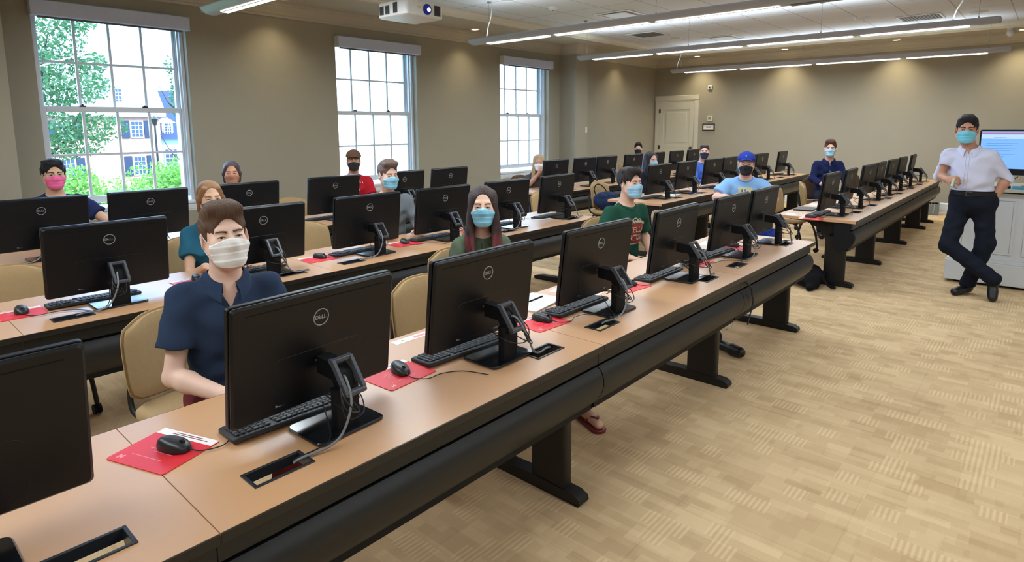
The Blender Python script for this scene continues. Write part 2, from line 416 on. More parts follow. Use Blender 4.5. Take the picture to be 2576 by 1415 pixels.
# door in the far wall
d = empty('door_1', (X1, 6.985, 0)); struct(d)
m = MB(); m.box(-.03, 0, -.565, -.455, 0, 2.385, .005); m.box(-.03, 0, .455, .565, 0, 2.385, .005); m.box(-.035, 0, -.575, .575, 2.285, 2.395, .006)
m.box(-.038, 0, -.455, .455, 2.275, 2.285); m.build('door_frame', M_trim, d)
m = MB(); m.box(-.018, 0, -.45, .45, .005, 2.275)
def door_panel(m, z0, z1):
    m.box(-.028, -.018, -.45, -.34, .005, 2.275, .002); m.box(-.028, -.018, .34, .45, .005, 2.275, .002)
    for (a, c2) in ((.005, .2), (1.0, 1.2), (2.06, 2.275)): m.box(-.028, -.018, -.34, .34, a, c2, .002)
    m.box(-.026, -.018, -.27, .27, .27, .93, .006); m.box(-.026, -.018, -.27, .27, 1.27, 1.99, .006)
door_panel(m, 0, 0); m.build('door_leaf', M_trim, d)
m = MB(); m.cyl((-.04, -.40, 1.14), .03, .012, 'x'); m.sphere((-.075, -.40, 1.14), .028, 16); m.cyl((-.06, -.40, 1.14), .012, .03, 'x'); m.build('door_handle', mat('brass_dark', (96, 74, 44), rough=.35, metal=.8), d, True)
for z in (1.14, 2.03, .3):
    m = MB(); m.cyl((-.036, .455, z-.05), .008, .1, 'z', 10); m.box(-.031, -.028, .42, .455, z-.05, z+.05); m.build('door_hinge', mat('brass_dark', (96, 74, 44)), d)

# wall fittings
t = empty('framed_sign', (X1, 6.16, 1.635), 0, 'small dark wooden framed notice on the far wall right of the door', 'sign')
m = MB()
for (a, c2, z0, z1) in ((-.15, .15, .058, .082), (-.15, .15, -.082, -.058), (-.15, -.125, -.058, .058), (.125, .15, -.058, .058)): m.box(-.025, 0, a, c2, z0, z1, .003)
m.build('picture_frame', mat('dark_wood_frame', (72, 48, 30), rough=.4), t)
m = MB(); m.box(-.012, 0, -.125, .125, -.058, .058); m.cur = 1; m.box(-.013, -.012, -.07, .07, .002, .014); m.box(-.013, -.012, -.055, .055, -.016, -.006)
m.build('notice', [M_paper, mat('print_grey', (120, 116, 110))], t)
t = empty('thermostat', (X1, 6.134, 1.835), 0, 'small beige wall box above the framed notice on the far wall', 'thermostat')
MB().box(-.03, 0, -.06, .06, -.065, .065, .006).build('housing', M_trim, t); m = MB(); m.box(-.033, -.03, -.035, .035, -.03, .04, .001); m.build('display', mat('lcd_grey', (140, 145, 128), rough=.3), t)
t = empty('wall_sensor', (X1, 6.16, 2.555), 0, 'small white square sensor with a dark eye high on the far wall', 'sensor')
MB().box(-.03, 0, -.05, .05, -.05, .05, .008).build('housing', M_white, t); MB().sphere((-.034, 0, .0), .018, 12).build('lens', M_black_d, t, True)
tag(MB().box(10.47, 10.452, 7.22, 7.27, 2.46, 2.54, .003).build('wall_sensor', M_black_d), 'tiny dark sensor high on the edge of the wall pier right of the windows', 'sensor')
t = empty('light_switch', (10.40, 7.2, 1.60), 0, 'white light switch plate on the wall pier right of the windows', 'light switch')
MB().box(-.035, .035, -.008, 0, -.06, .06, .003).build('cover_plate', M_trim, t); MB().box(-.008, .008, -.018, -.008, -.015, .015, .003).build('toggle', M_white, t)

# ------------------------------------------------------------------ ceiling lights
M_slot = mat('lit_tube', (255, 250, 238), emis=((255, 248, 232), 7))
M_fix = mat('fixture_grey', (168, 174, 190), rough=.4, noise=(4, .02))
def pendant(x, y0, y1, z, lit, label, cables, cords=(), watts=70):
    L = y1-y0; t = empty('pendant_light', (x, y0, z), 0, label, 'ceiling light', 'long pendant lights across the room')
    prof = [(-.11, 0), (-.112, -.012), (-.085, -.045), (-.05, -.066), (0, -.072), (.05, -.066), (.085, -.045), (.112, -.012), (.11, 0), (.09, 0), (.09, -.01), (-.09, -.01), (-.09, 0)]
    m = MB(); m.prism(prof, 0, L, 'y'); m.build('housing', M_fix, t, 35)
    m = MB(); m.box(-.1, .1, -.012, 0, -.055, -.002, .01); m.build('end_cap', M_fix, t); m = MB(); m.box(-.1, .1, L, L+.012, -.055, -.002, .01); m.build('end_cap', M_fix, t)
    n = len(lit); sl_ = L/n
    for k, on in enumerate(lit):
        a = sl_*k+(.28 if k == 0 else .05); c2 = sl_*(k+1)-(.28 if k == n-1 else .05)
        m = MB(); m.box(-.034, .034, a, c2, -.079, -.068); m.build('lamp_slot', M_slot if on else mat('unlit_louvre', (120, 120, 122), rough=.4), t)
        if on:
            m = MB(); m.box(-.036, -.032, a, c2, -.0835, -.078); m.box(.032, .036, a, c2, -.0835, -.078)
            for q in range(int((c2-a)/.06)): m.box(-.034, .034, a+.06*q, a+.06*q+.004, -.083, -.079)
            m.build('louvre', M_fix, t)
    for (yc) in cables:
        m = MB(); m.tube([(0, yc-y0, -.005), (0, yc-y0, ZC-z)], .0022, 6); m.cyl((0, yc-y0, 0), .008, .03); m.cyl((0, yc-y0, ZC-z-.012), .03, .012); m.build('suspension_cable', M_chrome, t)
    for yc in cords:
        m = MB(); h = ZC-z; m.tube([(0, yc-y0+.10, 0), (0, yc-y0+.07, h*.3), (0, yc-y0+.02, h*.55), (0, yc-y0, h*.8), (0, yc-y0-.01, h)], .007, 8, smooth=5); m.build('power_cord', M_cablew, t)
    for (dz, rx, pw, nm, wd) in ((.03, 180, .58, 'up', .19), (-.092, 0, 2.25, 'down', .06)):
        al = bpy.data.lights.new('tube_light', 'AREA'); al.shape = 'RECTANGLE'; al.size = wd; al.size_y = L*.93; al.energy = watts*pw*sum(lit)/n; al.color = (.82, .92, 1)
        ao = bpy.data.objects.new('tube_light', al); col.objects.link(ao); ao.parent = t; ao.location = (0, L/2, dz); ao.rotation_euler = (R(rx), 0, 0)
    return t
WATT = 42
for xx in (-.6, 2.7, 6.04): pendant(xx, -3.9, -.4, 2.86, (1, 1, 1), 'added unseen long pendant light over the front part of the room, %s' % {-.6: 'rearmost', 2.7: 'middle', 6.04: 'nearest the lectern'}[xx], (-3.6, -.7), (), 20)  # extra pendants added out of view to light the faces from the front
pendant(6.04, .62, 6.05, 2.85, (0, 1, 1, 1), 'long grey pendant light nearest the front row desks, half of its length unlit', (5.75, 3.3, .9), (5.70,), WATT)
pendant(9.10, .60, 6.44, 2.90, (1, 1, 1, 1), 'long grey pendant light hanging second from the far wall', (6.3, 4.4, 2.5, .8), (.95,), WATT)
pendant(12.10, .63, 6.18, 2.84, (1, 1, 1, 1), 'long grey pendant light hanging nearest the far wall', (6.0, 3.6, .9), (6.0,), WATT)
pendant(2.70, .60, 6.35, 2.86, (1, 1, 1, 1), 'pendant light whose rounded end shows above the wide left window', (6.0, 3.4, .9), (), WATT)
pendant(-.6, .60, 6.3, 2.86, (1, 1, 1, 1), 'long grey pendant light above the rear of the room', (6.0, 3.4, .9), (), WATT)

# recessed downlights that wash the walls
M_lamp = mat('downlight_lens', (255, 236, 196), emis=((255, 226, 170), 9))
def downlight(x, y, label, e=80, tilt=(0, 0), cone=112):
    t = empty('recessed_downlight', (x, y, ZS), 0, label, 'downlight', 'recessed downlights in the ceiling border')
    m = MB(); m.lathe((0, 0, 0), [(.055, -.001), (.075, -.006), (.085, -.004), (.085, 0)]); m.build('trim_ring', M_white, t, True)
    MB().cyl((0, 0, -.003), .055, .002).build('lens', M_lamp, t)
    s = bpy.data.lights.new('downlight_lamp', 'SPOT'); s.energy = e; s.color = (1, .86, .58); s.spot_size = R(cone); s.spot_blend = 1.0; s.shadow_soft_size = .04
    so_ = bpy.data.objects.new('downlight_lamp', s); col.objects.link(so_); so_.parent = t; so_.location = (0, 0, -.012)
for y, lb in ((6.35, 'recessed downlight above the door in the far wall'), (4.42, 'recessed downlight between the two farthest pendant lights'), (2.40, 'recessed downlight above the right part of the far desks'), (.57, 'recessed downlight at the right edge of the view')):
    downlight(13.6, y, lb)
for y in (-1.3, -3.1): downlight(13.6, y, 'recessed downlight over the far wall, %s beyond the right edge' % ('first' if y > -2 else 'second'))
for x, lb in ((12.1, 'recessed downlight above the wall between pier and door'), (7.28, 'recessed downlight above the wall between the middle and farthest windows'), (3.95, 'recessed downlight above the wall between the left and middle windows'), (.2, 'recessed downlight above the rear wall pier')):
    downlight(x, 7.25 if x > 1 else 6.85, lb, 34)

# round ceiling speakers, vents and detectors
def disc(x, y, r, label, kind='ceiling_speaker', cat='speaker'):
    t = empty(kind, (x, y, ZC), 0, label, cat, 'round fittings in the ceiling tiles')
    m = MB(); m.lathe((0, 0, 0), [(r-.015, -.004), (r, -.012), (r+.008, 0)], 28); m.build('trim_ring', M_white, t, True)
    m = MB(); m.cyl((0, 0, -.006), r-.014, .004, n=28); m.build('grille', mat('grille_grey', (170, 168, 160), rough=.6), t)
disc(6.07, 5.45, .11, 'round speaker above the cord of the nearest full pendant light', )
disc(10.82, 5.5, .12, 'round dark speaker grille next to the square grille in the ceiling')
disc(10.82, 2.38, .12, 'round speaker in the ceiling above the second far pendant light')
disc(11.45, 1.02, .12, 'round speaker in the ceiling near the right end of the pendants')
t = empty('smoke_detector', (6.9, 5.35, ZC), 0, 'white disc shaped smoke detector left of the open ceiling vent', 'smoke detector')
m = MB(); m.lathe((0, 0, 0), [(0, -.045), (.04, -.045), (.055, -.03), (.07, -.02), (.075, 0)], 24); m.build('detector_body', M_white, t, True); MB().cyl((0, 0, -.05), .012, .006).build('sensor_button', M_grey_pl, t)
t = empty('dome_camera', (13.25, .72, ZS), 0, 'white ball shaped camera under the ceiling at the upper right', 'camera')
m = MB(); m.cyl((0, 0, -.03), .05, .03); m.build('mount', M_white, t); MB().sphere((0, 0, -.075), .06, 20).build('dome', M_white, t, True)
t = empty('sprinkler_head', (8.13, 5.66, ZC), 0, 'small metal sprinkler head in the ceiling', 'sprinkler')
m = MB(); m.cyl((0, 0, -.012), .03, .012); m.cyl((0, 0, -.05), .01, .04); m.build('body', M_chrome, t); MB().cyl((0, 0, -.056), .025, .004).build('deflector', M_chrome, t)
def vent(x, y, w, d_, label, style):
    t = empty('ceiling_vent', (x, y, ZC), 0, label, 'vent', 'vents in the ceiling tiles')
    m = MB(); e = .035
    m.box(-w/2, w/2, -d_/2, -d_/2+e, -.012, 0, .003); m.box(-w/2, w/2, d_/2-e, d_/2, -.012, 0, .003); m.box(-w/2, -w/2+e, -d_/2+e, d_/2-e, -.012, 0, .003); m.box(w/2-e, w/2, -d_/2+e, d_/2-e, -.012, 0, .003)
    m.build('frame', M_white, t)
    m = MB()
    if style: 
        k = 12
        for q in range(k): yy = -d_/2+e+(d_-2*e)*(q+.5)/k; m.box(-w/2+e, w/2-e, yy-.008, yy+.008, -.01, -.002)
        m.build('louvres', mat('vent_grey', (120, 118, 114)), t)
        MB().box(-w/2+e, w/2-e, -d_/2+e, d_/2-e, -.003, -.001).build('backing', mat('vent_dark', (96, 95, 92)), t)
    else:
        m.box(-w/2+.1, w/2-.1, -d_/2+.1, d_/2-.1, -.02, -.008, .004); m.build('diffuser_plate', M_white, t)
vent(8.02, 4.97, .58, .58, 'square white air diffuser above the middle window', 0)
vent(11.45, 4.84, .58, .58, 'square white air diffuser between the two farthest pendants', 0)
vent(10.1, 5.67, .58, .58, 'square grey louvred grille in the ceiling beside a round speaker', 1)
vent(11.38, 1.72, .58, .58, 'square grey louvred grille above the right end of the pendants', 1)

# ------------------------------------------------------------------ projector
t = empty('projector', (3.62, 4.41, 2.64), 0, 'white ceiling projector with a glowing blue lens above the middle window', 'projector')
M_pj = mat('projector_white', (216, 216, 212), rough=.4)
m = MB(); m.rrect(.42, .40, .03, 0, .13, ch=.008); m.build('housing', M_pj, t, 35)
M_vent = mat('vent_slats', (112, 110, 108), rough=.5)
for (x, w) in ((.135, .075),):
    m = MB(); m.box(x-w/2, x+w/2, -.204, -.2, .02, .11, .003)
    m.cur = 1
    for k in range(9): m.box(x-w/2+.006+k*.0075, x-w/2+.009+k*.0075, -.206, -.204, .025, .105)
    m.build('front_vent', [M_vent, M_black_d], t)
for (y, h) in ((.14, .075), (.06, .075), (-.05, .09)):
    m = MB(); m.box(-.214, -.21, y-.03, y+.03, .025, .025+h, .003); m.cur = 1
    for k in range(6): m.box(-.216, -.214, y-.026+k*.009, y-.023+k*.009, .03, .02+h)
    m.build('side_vent', [M_vent, M_black_d], t)
m = MB(); m.lathe((.02, -.2, .065), [(0, -.012), (.036, -.012), (.046, -.006), (.048, .002)], 28, 'y'); m.build('lens_surround', mat('lens_blue', (22, 26, 92), rough=.12, emis=((30, 30, 160), .25)), t, True)
m = MB(); m.sphere((.03, -.212, .062), .018, 16, (1, .35, 1)); m.build('lens', mat('lens_glow', (235, 240, 255), emis=((225, 235, 255), 12)), t, True)
m = MB(); m.box(-.09, -.055, -.203, -.2, .07, .082); m.build('sticker', mat('sticker_yellow', (190, 180, 90)), t)
m = MB(); m.cyl((0, 0, .13), .03, ZC-2.64-.13, 'z'); m.box(-.12, .12, -.12, .12, .13, .145, .003); m.cyl((0, 0, ZC-2.64-.02), .08, .02); m.build('ceiling_mount', M_white, t, 35)
# ------------------------------------------------------------------ desks
TZ = .735
M_gloss = mat('black_gloss', (16, 17, 20), rough=.16, spec=.6)
ORD = ['first', 'second', 'third', 'fourth', 'fifth', 'sixth', 'seventh', 'eighth']
def desk(x0, x1, yf, label, legs, holes, ends):
    t = empty('computer_desk', ((x0+x1)/2, yf, 0), 0, label, 'desk', 'computer desks set in rows')
    cx = (x0+x1)/2; a, c = x0-cx+.0015, x1-cx-.0015
    m = MB(); x = a; hy0, hy1 = .12, .20
    for h in sorted(holes):
        l, r_ = h-cx-.085, h-cx+.085
        m.box(x, l, .004, .776, TZ-.028, TZ); m.box(l, r_, .004, hy0, TZ-.028, TZ); m.box(l, r_, hy1, .776, TZ-.028, TZ); x = r_
    m.box(x, c, .004, .776, TZ-.028, TZ); m.build('desktop', M_wood, t)
    m = MB(); m.box(a, c, -.001, .0038, TZ-.029, TZ-.0008, .001); m.build('edge_band', M_edge, t); m = MB(); m.box(a, c, .7762, .781, TZ-.029, TZ-.0008, .001); m.build('edge_band', M_edge, t)
    m = MB(); m.box(a+(.01 if ends[0] else 0), c-(.01 if ends[1] else 0), .03, .048, .642, TZ-.029); m.build('apron', M_panel, t)
    prof = [(.034, .628), (.012, .605), (.001, .575), (.0, .545), (.01, .51), (.035, .47), (.07, .435), (.115, .40)]
    inner = [(y+.014, z-.004) for y, z in prof][::-1]
    m = MB(); m.prism(prof+inner, a+(.012 if ends[0] else .0015), c-(.012 if ends[1] else .0015), 'x'); m.build('modesty_panel', M_panel, t, 50)
    m = MB(); m.box(a+.012, c-.012, .06, .075, .42, .70)
    for e in ([a+.008] if ends[0] else [])+([c-.012] if ends[1] else []):
        m.prism([(.05, .70), (.05, .63), (.02, .60), (.012, .56), (.03, .49), (.08, .43), (.16, .40), (.2, .45), (.2, .70)], e, e+.004, 'x')
    m.box(a+.03, c-.03, .075, .26, .55, .562); m.build('cable_tray', M_black_d, t)
    for h in holes:
        m = MB(); l = h-cx
        for (p, q, u, w) in ((-.09, .09, hy0-.006, hy0+.004), (-.09, .09, hy1-.004, hy1+.006), (-.09, -.08, hy0, hy1), (.08, .09, hy0, hy1)): m.box(l+p, l+q, u, w, TZ-.028, TZ+.0035, .001)
        m.build('cable_grommet', mat('grommet_plastic', (42, 43, 46), rough=.35), t)
        m = MB(); m.box(l-.05, l+.01, .13, .145, .60, .63); m.box(l+.02, l+.06, .16, .175, .61, .63); m.build('power_plugs', mat('plug_ivory', (206, 198, 168)), t)
    for lx in legs:
        l = lx-cx; m = MB()
        m.rrect(.062, .205, .02, .05, .70, c=(l, .225)); lg = m.build('leg', M_darkmetal, t, 35)
        m = MB(); m.prism([(.045, .0), (.035, .012), (.04, .034), (.075, .05), (.34, .06), (.62, .05), (.70, .034), (.705, .012), (.695, 0)], l-.036, l+.036, 'x'); m.build('foot', M_darkmetal, lg, 35)
        m = MB(); m.box(l-.034, l+.034, .06, .70, .668, .706, .006); m.prism([(.32, .70), (.32, .45), (.345, .52), (.40, .59), (.50, .65), (.62, .69), (.62, .70)], l-.012, l+.012, 'x'); m.build('support_bracket', M_darkmetal, lg)
    return t
SEAM_L = [-2.77, -1.12, .534, 2.2, 3.845, 5.36]
SEAM_R = [6.74, 8.42, 10.08, 11.75, 12.72]
YF = (1.41, 3.535, 5.25)
RN = ('front', 'middle', 'rear')
for ri, yf in enumerate(YF):
    for k in range(5):
        x0, x1 = SEAM_L[k], SEAM_L[k+1]
        if ri == 2 and k == 0: continue
        holes = (x0+.23, x1-.23) if k < 4 else (x0+.26, x1-.27)
        desk(x0, x1, yf, 'wood topped computer desk, %s, %s row of left block' % (('leftmost', 'second from left', 'third from left', 'fourth from left', 'right end one')[k], RN[ri]),
             ([x1-.09] if k < 4 else [x1-.18])+([x0+.2] if k == (1 if ri == 2 else 0) else []), holes, (k == (1 if ri == 2 else 0), k == 4))
    for k in range(4):
        x0, x1 = SEAM_R[k], SEAM_R[k+1]
        desk(x0, x1, yf, 'wood topped computer desk, %s, %s row of right block' % (('at the near end', 'second from the near end', 'third from the near end', 'short one at the far end')[k], RN[ri]),
             ([x1-.05] if k < 3 else [x1-.2])+([x0+.24] if k == 0 else []), (x0+.72, x1-.2) if k < 3 else (x0+.5,), (k == 0, k == 3))

# ------------------------------------------------------------------ computers
def make_monitor(side):
    """local: x along the row, +y towards the user, z up from the desktop; side = which side the cable runs to"""
    t = empty('computer_monitor', (0, 0, 0))
    m = MB(); m.rrect(.25, .19, .022, 0, .012, c=(0, .0), ch=.003); m.build('stand_base', M_gloss, t, 35)
    m = MB(); m.rrect(.088, .036, .008, .012, .148, c=(0, -.052)); m.build('stand_column', M_black_d, t, 35)
    # rectangular carrying loop between column and screen
    m = MB(); w = .033
    for s in (-1, 1):
        x = s*w
        m.prism([(-.116, .140), (-.110, .156), (-.048, .240), (-.028, .240), (-.028, .228), (-.038, .222), (-.094, .146), (-.096, .136), (-.112, .136)], x-.0055, x+.0055, 'x')
    m.box(-w+.0055, w-.0055, -.050, -.030, .227, .240, .002); m.box(-w-.0055, w+.0055, -.115, -.094, .134, .150, .003)
    m.build('carry_loop', mat('loop_plastic', (74, 77, 84), rough=.42), t)
    m = MB(); m.prism([(-.078, .15), (-.060, .195), (-.02, .222), (.06, .226), (.06, .17), (-.02, .165), (-.034, .14), (-.034, .12), (-.07, .12)], -.024, .024, 'x'); m.build('hinge_arm', M_black_d, t)
    tilt = rotm('X', 6.5, (0, .075, .255))
    m = MB(); m.M = tilt; m.rrect(.602, .388, .012, .012, .030, ch=.002, axis='y')
    m.rrect(.598, .384, .014, -.006, .0122, ch=.007, axis='y')
    hs = m.build('screen_housing', M_black, t, 35)
    m = MB(); m.M = tilt; m.rrect(.34, .16, .03, -.0068, -.004, c=(0, -.085), ch=.0015, axis='y'); m.build('rear_cover', M_black, t, 35)
    m = MB(); m.M = tilt; m.box(-.255, .255, -.0068, -.0055, .160, .1635); m.build('vent_slot', M_black_d, t)
    m = MB(); m.M = tilt; m.box(-.287, .287, .030, .0308, -.165, .180); m.build('screen', M_screen, t)
    m = MB(); m.M = tilt @ rotm('X', 90, (0, -.0066, .098))
    m.tube([(.0275*math.cos(a), .0275*math.sin(a), 0) for a in [2*PI*i/28 for i in range(28)]], .0019, 6, closed=True)
    add_text(m, 'D', .0185, Matrix.Translation((-.0158, 0, 0)), bold=.0005); add_text(m, 'E', .0165, rotm('Z', 38, (-.0052, 0, 0)), bold=.0005)
    add_text(m, 'LL', .0185, Matrix.Translation((.0105, 0, 0)), bold=.0005)
    m.build('maker_badge', M_silver, t)
    m = MB(); m.M = tilt
    for (x, z, w_) in ((-.16, -.165, .03), (-.10, -.163, .02), (.06, -.17, .03)): m.box(x, x+w_, -.0066, -.006, z, z+.008)
    m.box(-.02, -.014, -.0092, -.0085, -.05, -.044); m.build('rear_markings', mat('marking_grey', (128, 130, 134)), t)
    m = MB(); gx = side*.22
    m.tube([(0, -.02, .17), (side*.015, -.08, .185), (side*.03, -.125, .12), (side*.07, -.13, .04), (side*.12, -.12, .012), (gx*.85, -.105, .008), (gx, -.10, .003)], .0042, 8, smooth=6)
    cb = m.build('power_cable', M_cableg, t, True)
    m = MB()
    for k in range(3):
        m.tube([(-.03+.02*k, .03, .12-.02*k), (-.045+.03*k, -.09, .10+.02*k), (.02*side+.01*k, -.13-.008*k, .09), (.05*side, -.12, .14-.03*k), (.03*side, -.07, .17), (0, -.03, .10)], .0023, 6, smooth=5)
    m.tube([(side*.03, .03, .08), (side*.05, -.03, .03), (side*.10, -.095, .012), (gx*.95, -.098, .01), (gx*.98, -.10, .003)], .0022, 6, smooth=6)
    m.build('cable', M_cable, t, True)
    return t
def make_keyboard():
    t = empty('keyboard', (0, 0, 0)); T = rotm('X', -4, (0, 0, .011))
    m = MB(); m.M = T; m.rrect(.442, .132, .012, -.009, .007, ch=.003); m.build('key_bed', M_key, t, 35)
    m = MB(); m.M = T
    def row(y, xs, w, h=.0155):
        for x in xs: m.box(x, x+w, y-h/2, y+h/2, .007, .0125, .0025)
    pt = .0188
    for r_ in range(5):
        y = -.042+.0188*r_          # local -y = far side from the user
        row(y, [.205-pt*(k+1)-.002*(r_ % 3) for k in range(15)], .0165)
        row(y, [-.094-pt*(k+1) for k in range(3)], .0165); row(y, [-.155-pt*(k+1)+.004 for k in range(3)], .0150)
    row(.052, [.15-.02*k for k in range(3)], .018); m.box(-.03, .085, .045, .060, .007, .0125, .0025); row(.052, [-.05-.022*k for k in range(3)], .02); row(.052, [-.15-.019*k for k in range(3)], .016)
    m.build('keys', mat('keycaps', (44, 46, 50), rough=.42), t)
    m = MB(); m.tube([(0, -.066, .010), (-.01, -.10, .006), (.05, -.16, .004), (.03, -.22, .004)], .002, 6, smooth=6); m.build('keyboard_cable', M_cable, t, True)
    return t
def make_mouse():
    t = empty('computer_mouse', (0, 0, 0))
    m = MB(); n, k = 24, 10; vs = []
    for j in range(k+1):
        ph = PI/2*j/k
        for i in range(n):
            a = 2*PI*i/n; ca, sa = math.cos(a), math.sin(a)
            w = .031*(1-.10*sa); x = w*math.copysign(abs(ca)**.8, ca)*math.cos(ph)**.55; y = .057*sa*math.cos(ph)**.55
            vs.append((x, y, .004+.031*math.sin(ph)**.8*(1+.18*(y/.057))))
    fs = [(j*n+i, j*n+(i+1) % n, (j+1)*n+(i+1) % n, (j+1)*n+i) for j in range(k) for i in range(n)]+[tuple(range(n))[::-1]]
    m.add(vs, fs); m.build('mouse_body', M_mouse, t, True)
    m = MB(); m.cyl((-.004, -.033, .027), .009, .008, 'x', 14); m.build('scroll_wheel', M_black_d, t)
    m = MB(); m.tube([(0, -.054, .012), (.01, -.09, .004), (.055, -.13, .003), (.12, -.12, .003), (.20, -.15, .003), (.26, -.24, .003)], .0019, 6, smooth=7); m.build('mouse_cable', M_cable, t, True)
    return t
def make_pad():
    t = empty('mouse_pad', (0, 0, 0))
    m = MB(); m.rrect(.235, .20, .012, 0, .003, ch=.0006); m.build('pad', M_pad, t)
    m = MB(); m.box(-.115, .115, .066, .098, .003, .0033); m.build('printed_strip', M_padw, t)
    m = MB()
    for (y, a, c) in ((.088, -.05, .06), (.08, -.06, .085)): m.box(a, c, y-.0018, y+.0018, .0033, .0035)
    m.build('strip_print', mat('print_dark', (120, 60, 66)), t)
    m = MB()
    for (y, a, c) in ((.035, -.04, .06), (.022, -.055, .06), (.009, -.04, .06), (-.004, -.05, .06), (-.017, -.02, .05), (-.05, -.07, .05)): m.box(a, c, y-.001, y+.001, .003, .0032)
    add_text(m, 'M', .026, rotm('Z', 0, (-.085, -.075, .0032)), bold=.001)
    m.build('pad_print', mat('print_pink', (240, 150, 156)), t)
    return t
PROTO = {}
def inst(kind, x, y, z, rz, label, cat, group):
    mk = {'monL': lambda: make_monitor(-1), 'monR': lambda: make_monitor(1), 'kb': make_keyboard, 'mouse': make_mouse, 'pad': make_pad}[kind]
    if kind not in PROTO: PROTO[kind] = o = mk()
    else: o = copy_tree(PROTO[kind])
    o.location = (x, y, z); o.rotation_euler = (0, 0, R(rz))
    return tag(o, label, cat, group)
# stations: x centre, row, cable side, yaw, lift, extras (keyboard dx, mouse dx or None)
ST = [
 ('L0', .075, 0, -1, 0, 'cut by the left edge', 0, 0),
 ('L0', 1.02, 0, -1, 3, 'before the man in navy polo', 1, 1),
 ('L0', 1.80, 0, 1, 0, 'before the woman in olive hoodie', 1, 1),
 ('L0', 2.655, 0, -1, -1, 'left of the green T-shirt man', 1, 1),
 ('L0', 3.54, 0, 1, 2, 'right of the green T-shirt man', 1, 1),
 ('L0', 4.42, 0, -1, 0, 'second from the right end', 1, 1),
 ('L0', 5.10, 0, 1, 1, 'at the right end', 0, 1),
 ('L1', 1.00, 1, -1, 0, 'at the left', 1, 1),
 ('L1', 1.88, 1, 1, -1, 'behind the head in the navy polo', 1, 1),
 ('L1', 2.72, 1, -1, 1, 'before the man in grey', 1, 1),
 ('L1', 3.49, 1, 1, 0, 'left of the hoodie woman', 1, 1),
 ('L1', 4.30, 1, -1, -2, 'right of the hoodie woman', 1, 1),
 ('L1', 5.10, 1, 1, 3, 'at the right end', 1, 0),
 ('L2', 1.03, 2, -1, 0, 'before the pink mask', 0, 0),
 ('L2', 1.765, 2, 1, 0, 'below the wide window', 0, 0),
 ('L2', 2.60, 2, -1, 1, 'before the woman with tan mask', 0, 0),
 ('L2', 3.51, 2, 1, -1, 'before the man in red', 1, 0),
 ('L2', 4.42, 2, -1, 0, 'below the middle window', 0, 0),
 ('L2', 5.14, 2, 1, 1, 'at the right end', 0, 0),
 ('R0', 7.10, 0, 1, 0, 'at the near end', 1, 1),
 ('R0', 7.90, 0, 1, 2, 'second from the near end', 1, 0),
 ('R0', 8.85, 0, 1, -2, 'third from the near end', 0, 0),
 ('R0', 9.53, 0, 1, 1, 'fourth from the near end', 0, 0),
 ('R0', 10.32, 0, 1, 0, 'third from the far end', 0, 0),
 ('R0', 11.12, 0, 1, 0, 'second from the far end', 0, 0),
 ('R0', 12.03, 0, 1, 3, 'at the far end', 0, 0),
 ('R1', 7.30, 1, 1, 0, 'before the woman in black jacket', 1, 0),
 ('R1', 8.10, 1, -1, 1, 'left of the man in blue', 1, 0),
 ('R1', 9.00, 1, 1, -1, 'right of the man in blue', 1, 0),
 ('R1', 9.63, 1, 1, 2, 'left of the blue cap man', 0, 0),
 ('R1', 10.45, 1, 1, 0, 'behind the blue cap', 0, 0),
 ('R1', 11.05, 1, 1, 1, 'second from the far end', 1, 0),
 ('R1', 12.15, 1, 1, 4, 'at the far end', 1, 0),
 ('R2', 7.30, 2, -1, 0, 'just right of the blonde woman', 0, 0),
 ('R2', 8.06, 2, 1, 0, 'second from the near end', 0, 0),
 ('R2', 8.70, 2, 1, 1, 'third from the near end', 0, 0),
 ('R2', 9.56, 2, 1, 0, 'before the man with black mask', 0, 0),
 ('R2', 10.40, 2, 1, 0, 'behind the woman in black jacket', 0, 0),
 ('R2', 11.22, 2, 1, 2, 'in front of the door', 0, 0),
 ('R2', 11.97, 2, 1, 2, 'just left of the man in blue', 0, 0),
]
for (blk, x, ri, side, yaw, where, kb, ms) in ST:
    y = YF[ri]+.265; row = '%s %s row' % ('left' if blk[0] == 'L' else 'right', RN[ri])
    inst('monR' if side > 0 else 'monL', x, y, TZ, yaw, 'black computer monitor, %s, %s' % (row, where), 'monitor', 'computer monitors along the desks')
    if kb: inst('kb', x-.055+rnd.uniform(-.02, .02), y+.165, TZ, rnd.uniform(-4, 4), 'black keyboard, %s, below the monitor %s' % (row, where), 'keyboard', 'keyboards on the desks')
    if ms:
        px, py, pr_ = x-.405+rnd.uniform(-.02, .02), y+.16+rnd.uniform(-.02, .02), rnd.uniform(-6, 6)
        if x == 1.02: px, py, pr_ = .587, 1.925, -70
        if x == 1.80: px, py, pr_ = 1.40, 1.845, 4
        inst('pad', px, py, TZ, pr_, 'red mouse pad, %s, by the monitor %s' % (row, where), 'mouse pad', 'red mouse pads')
        inst('mouse', px+.02, py+(-.02 if x == 1.02 else .01), TZ+.003, 25 if x == 1.02 else rnd.uniform(-15, 25), 'black mouse, %s, by the monitor %s' % (row, where), 'mouse', 'computer mice')

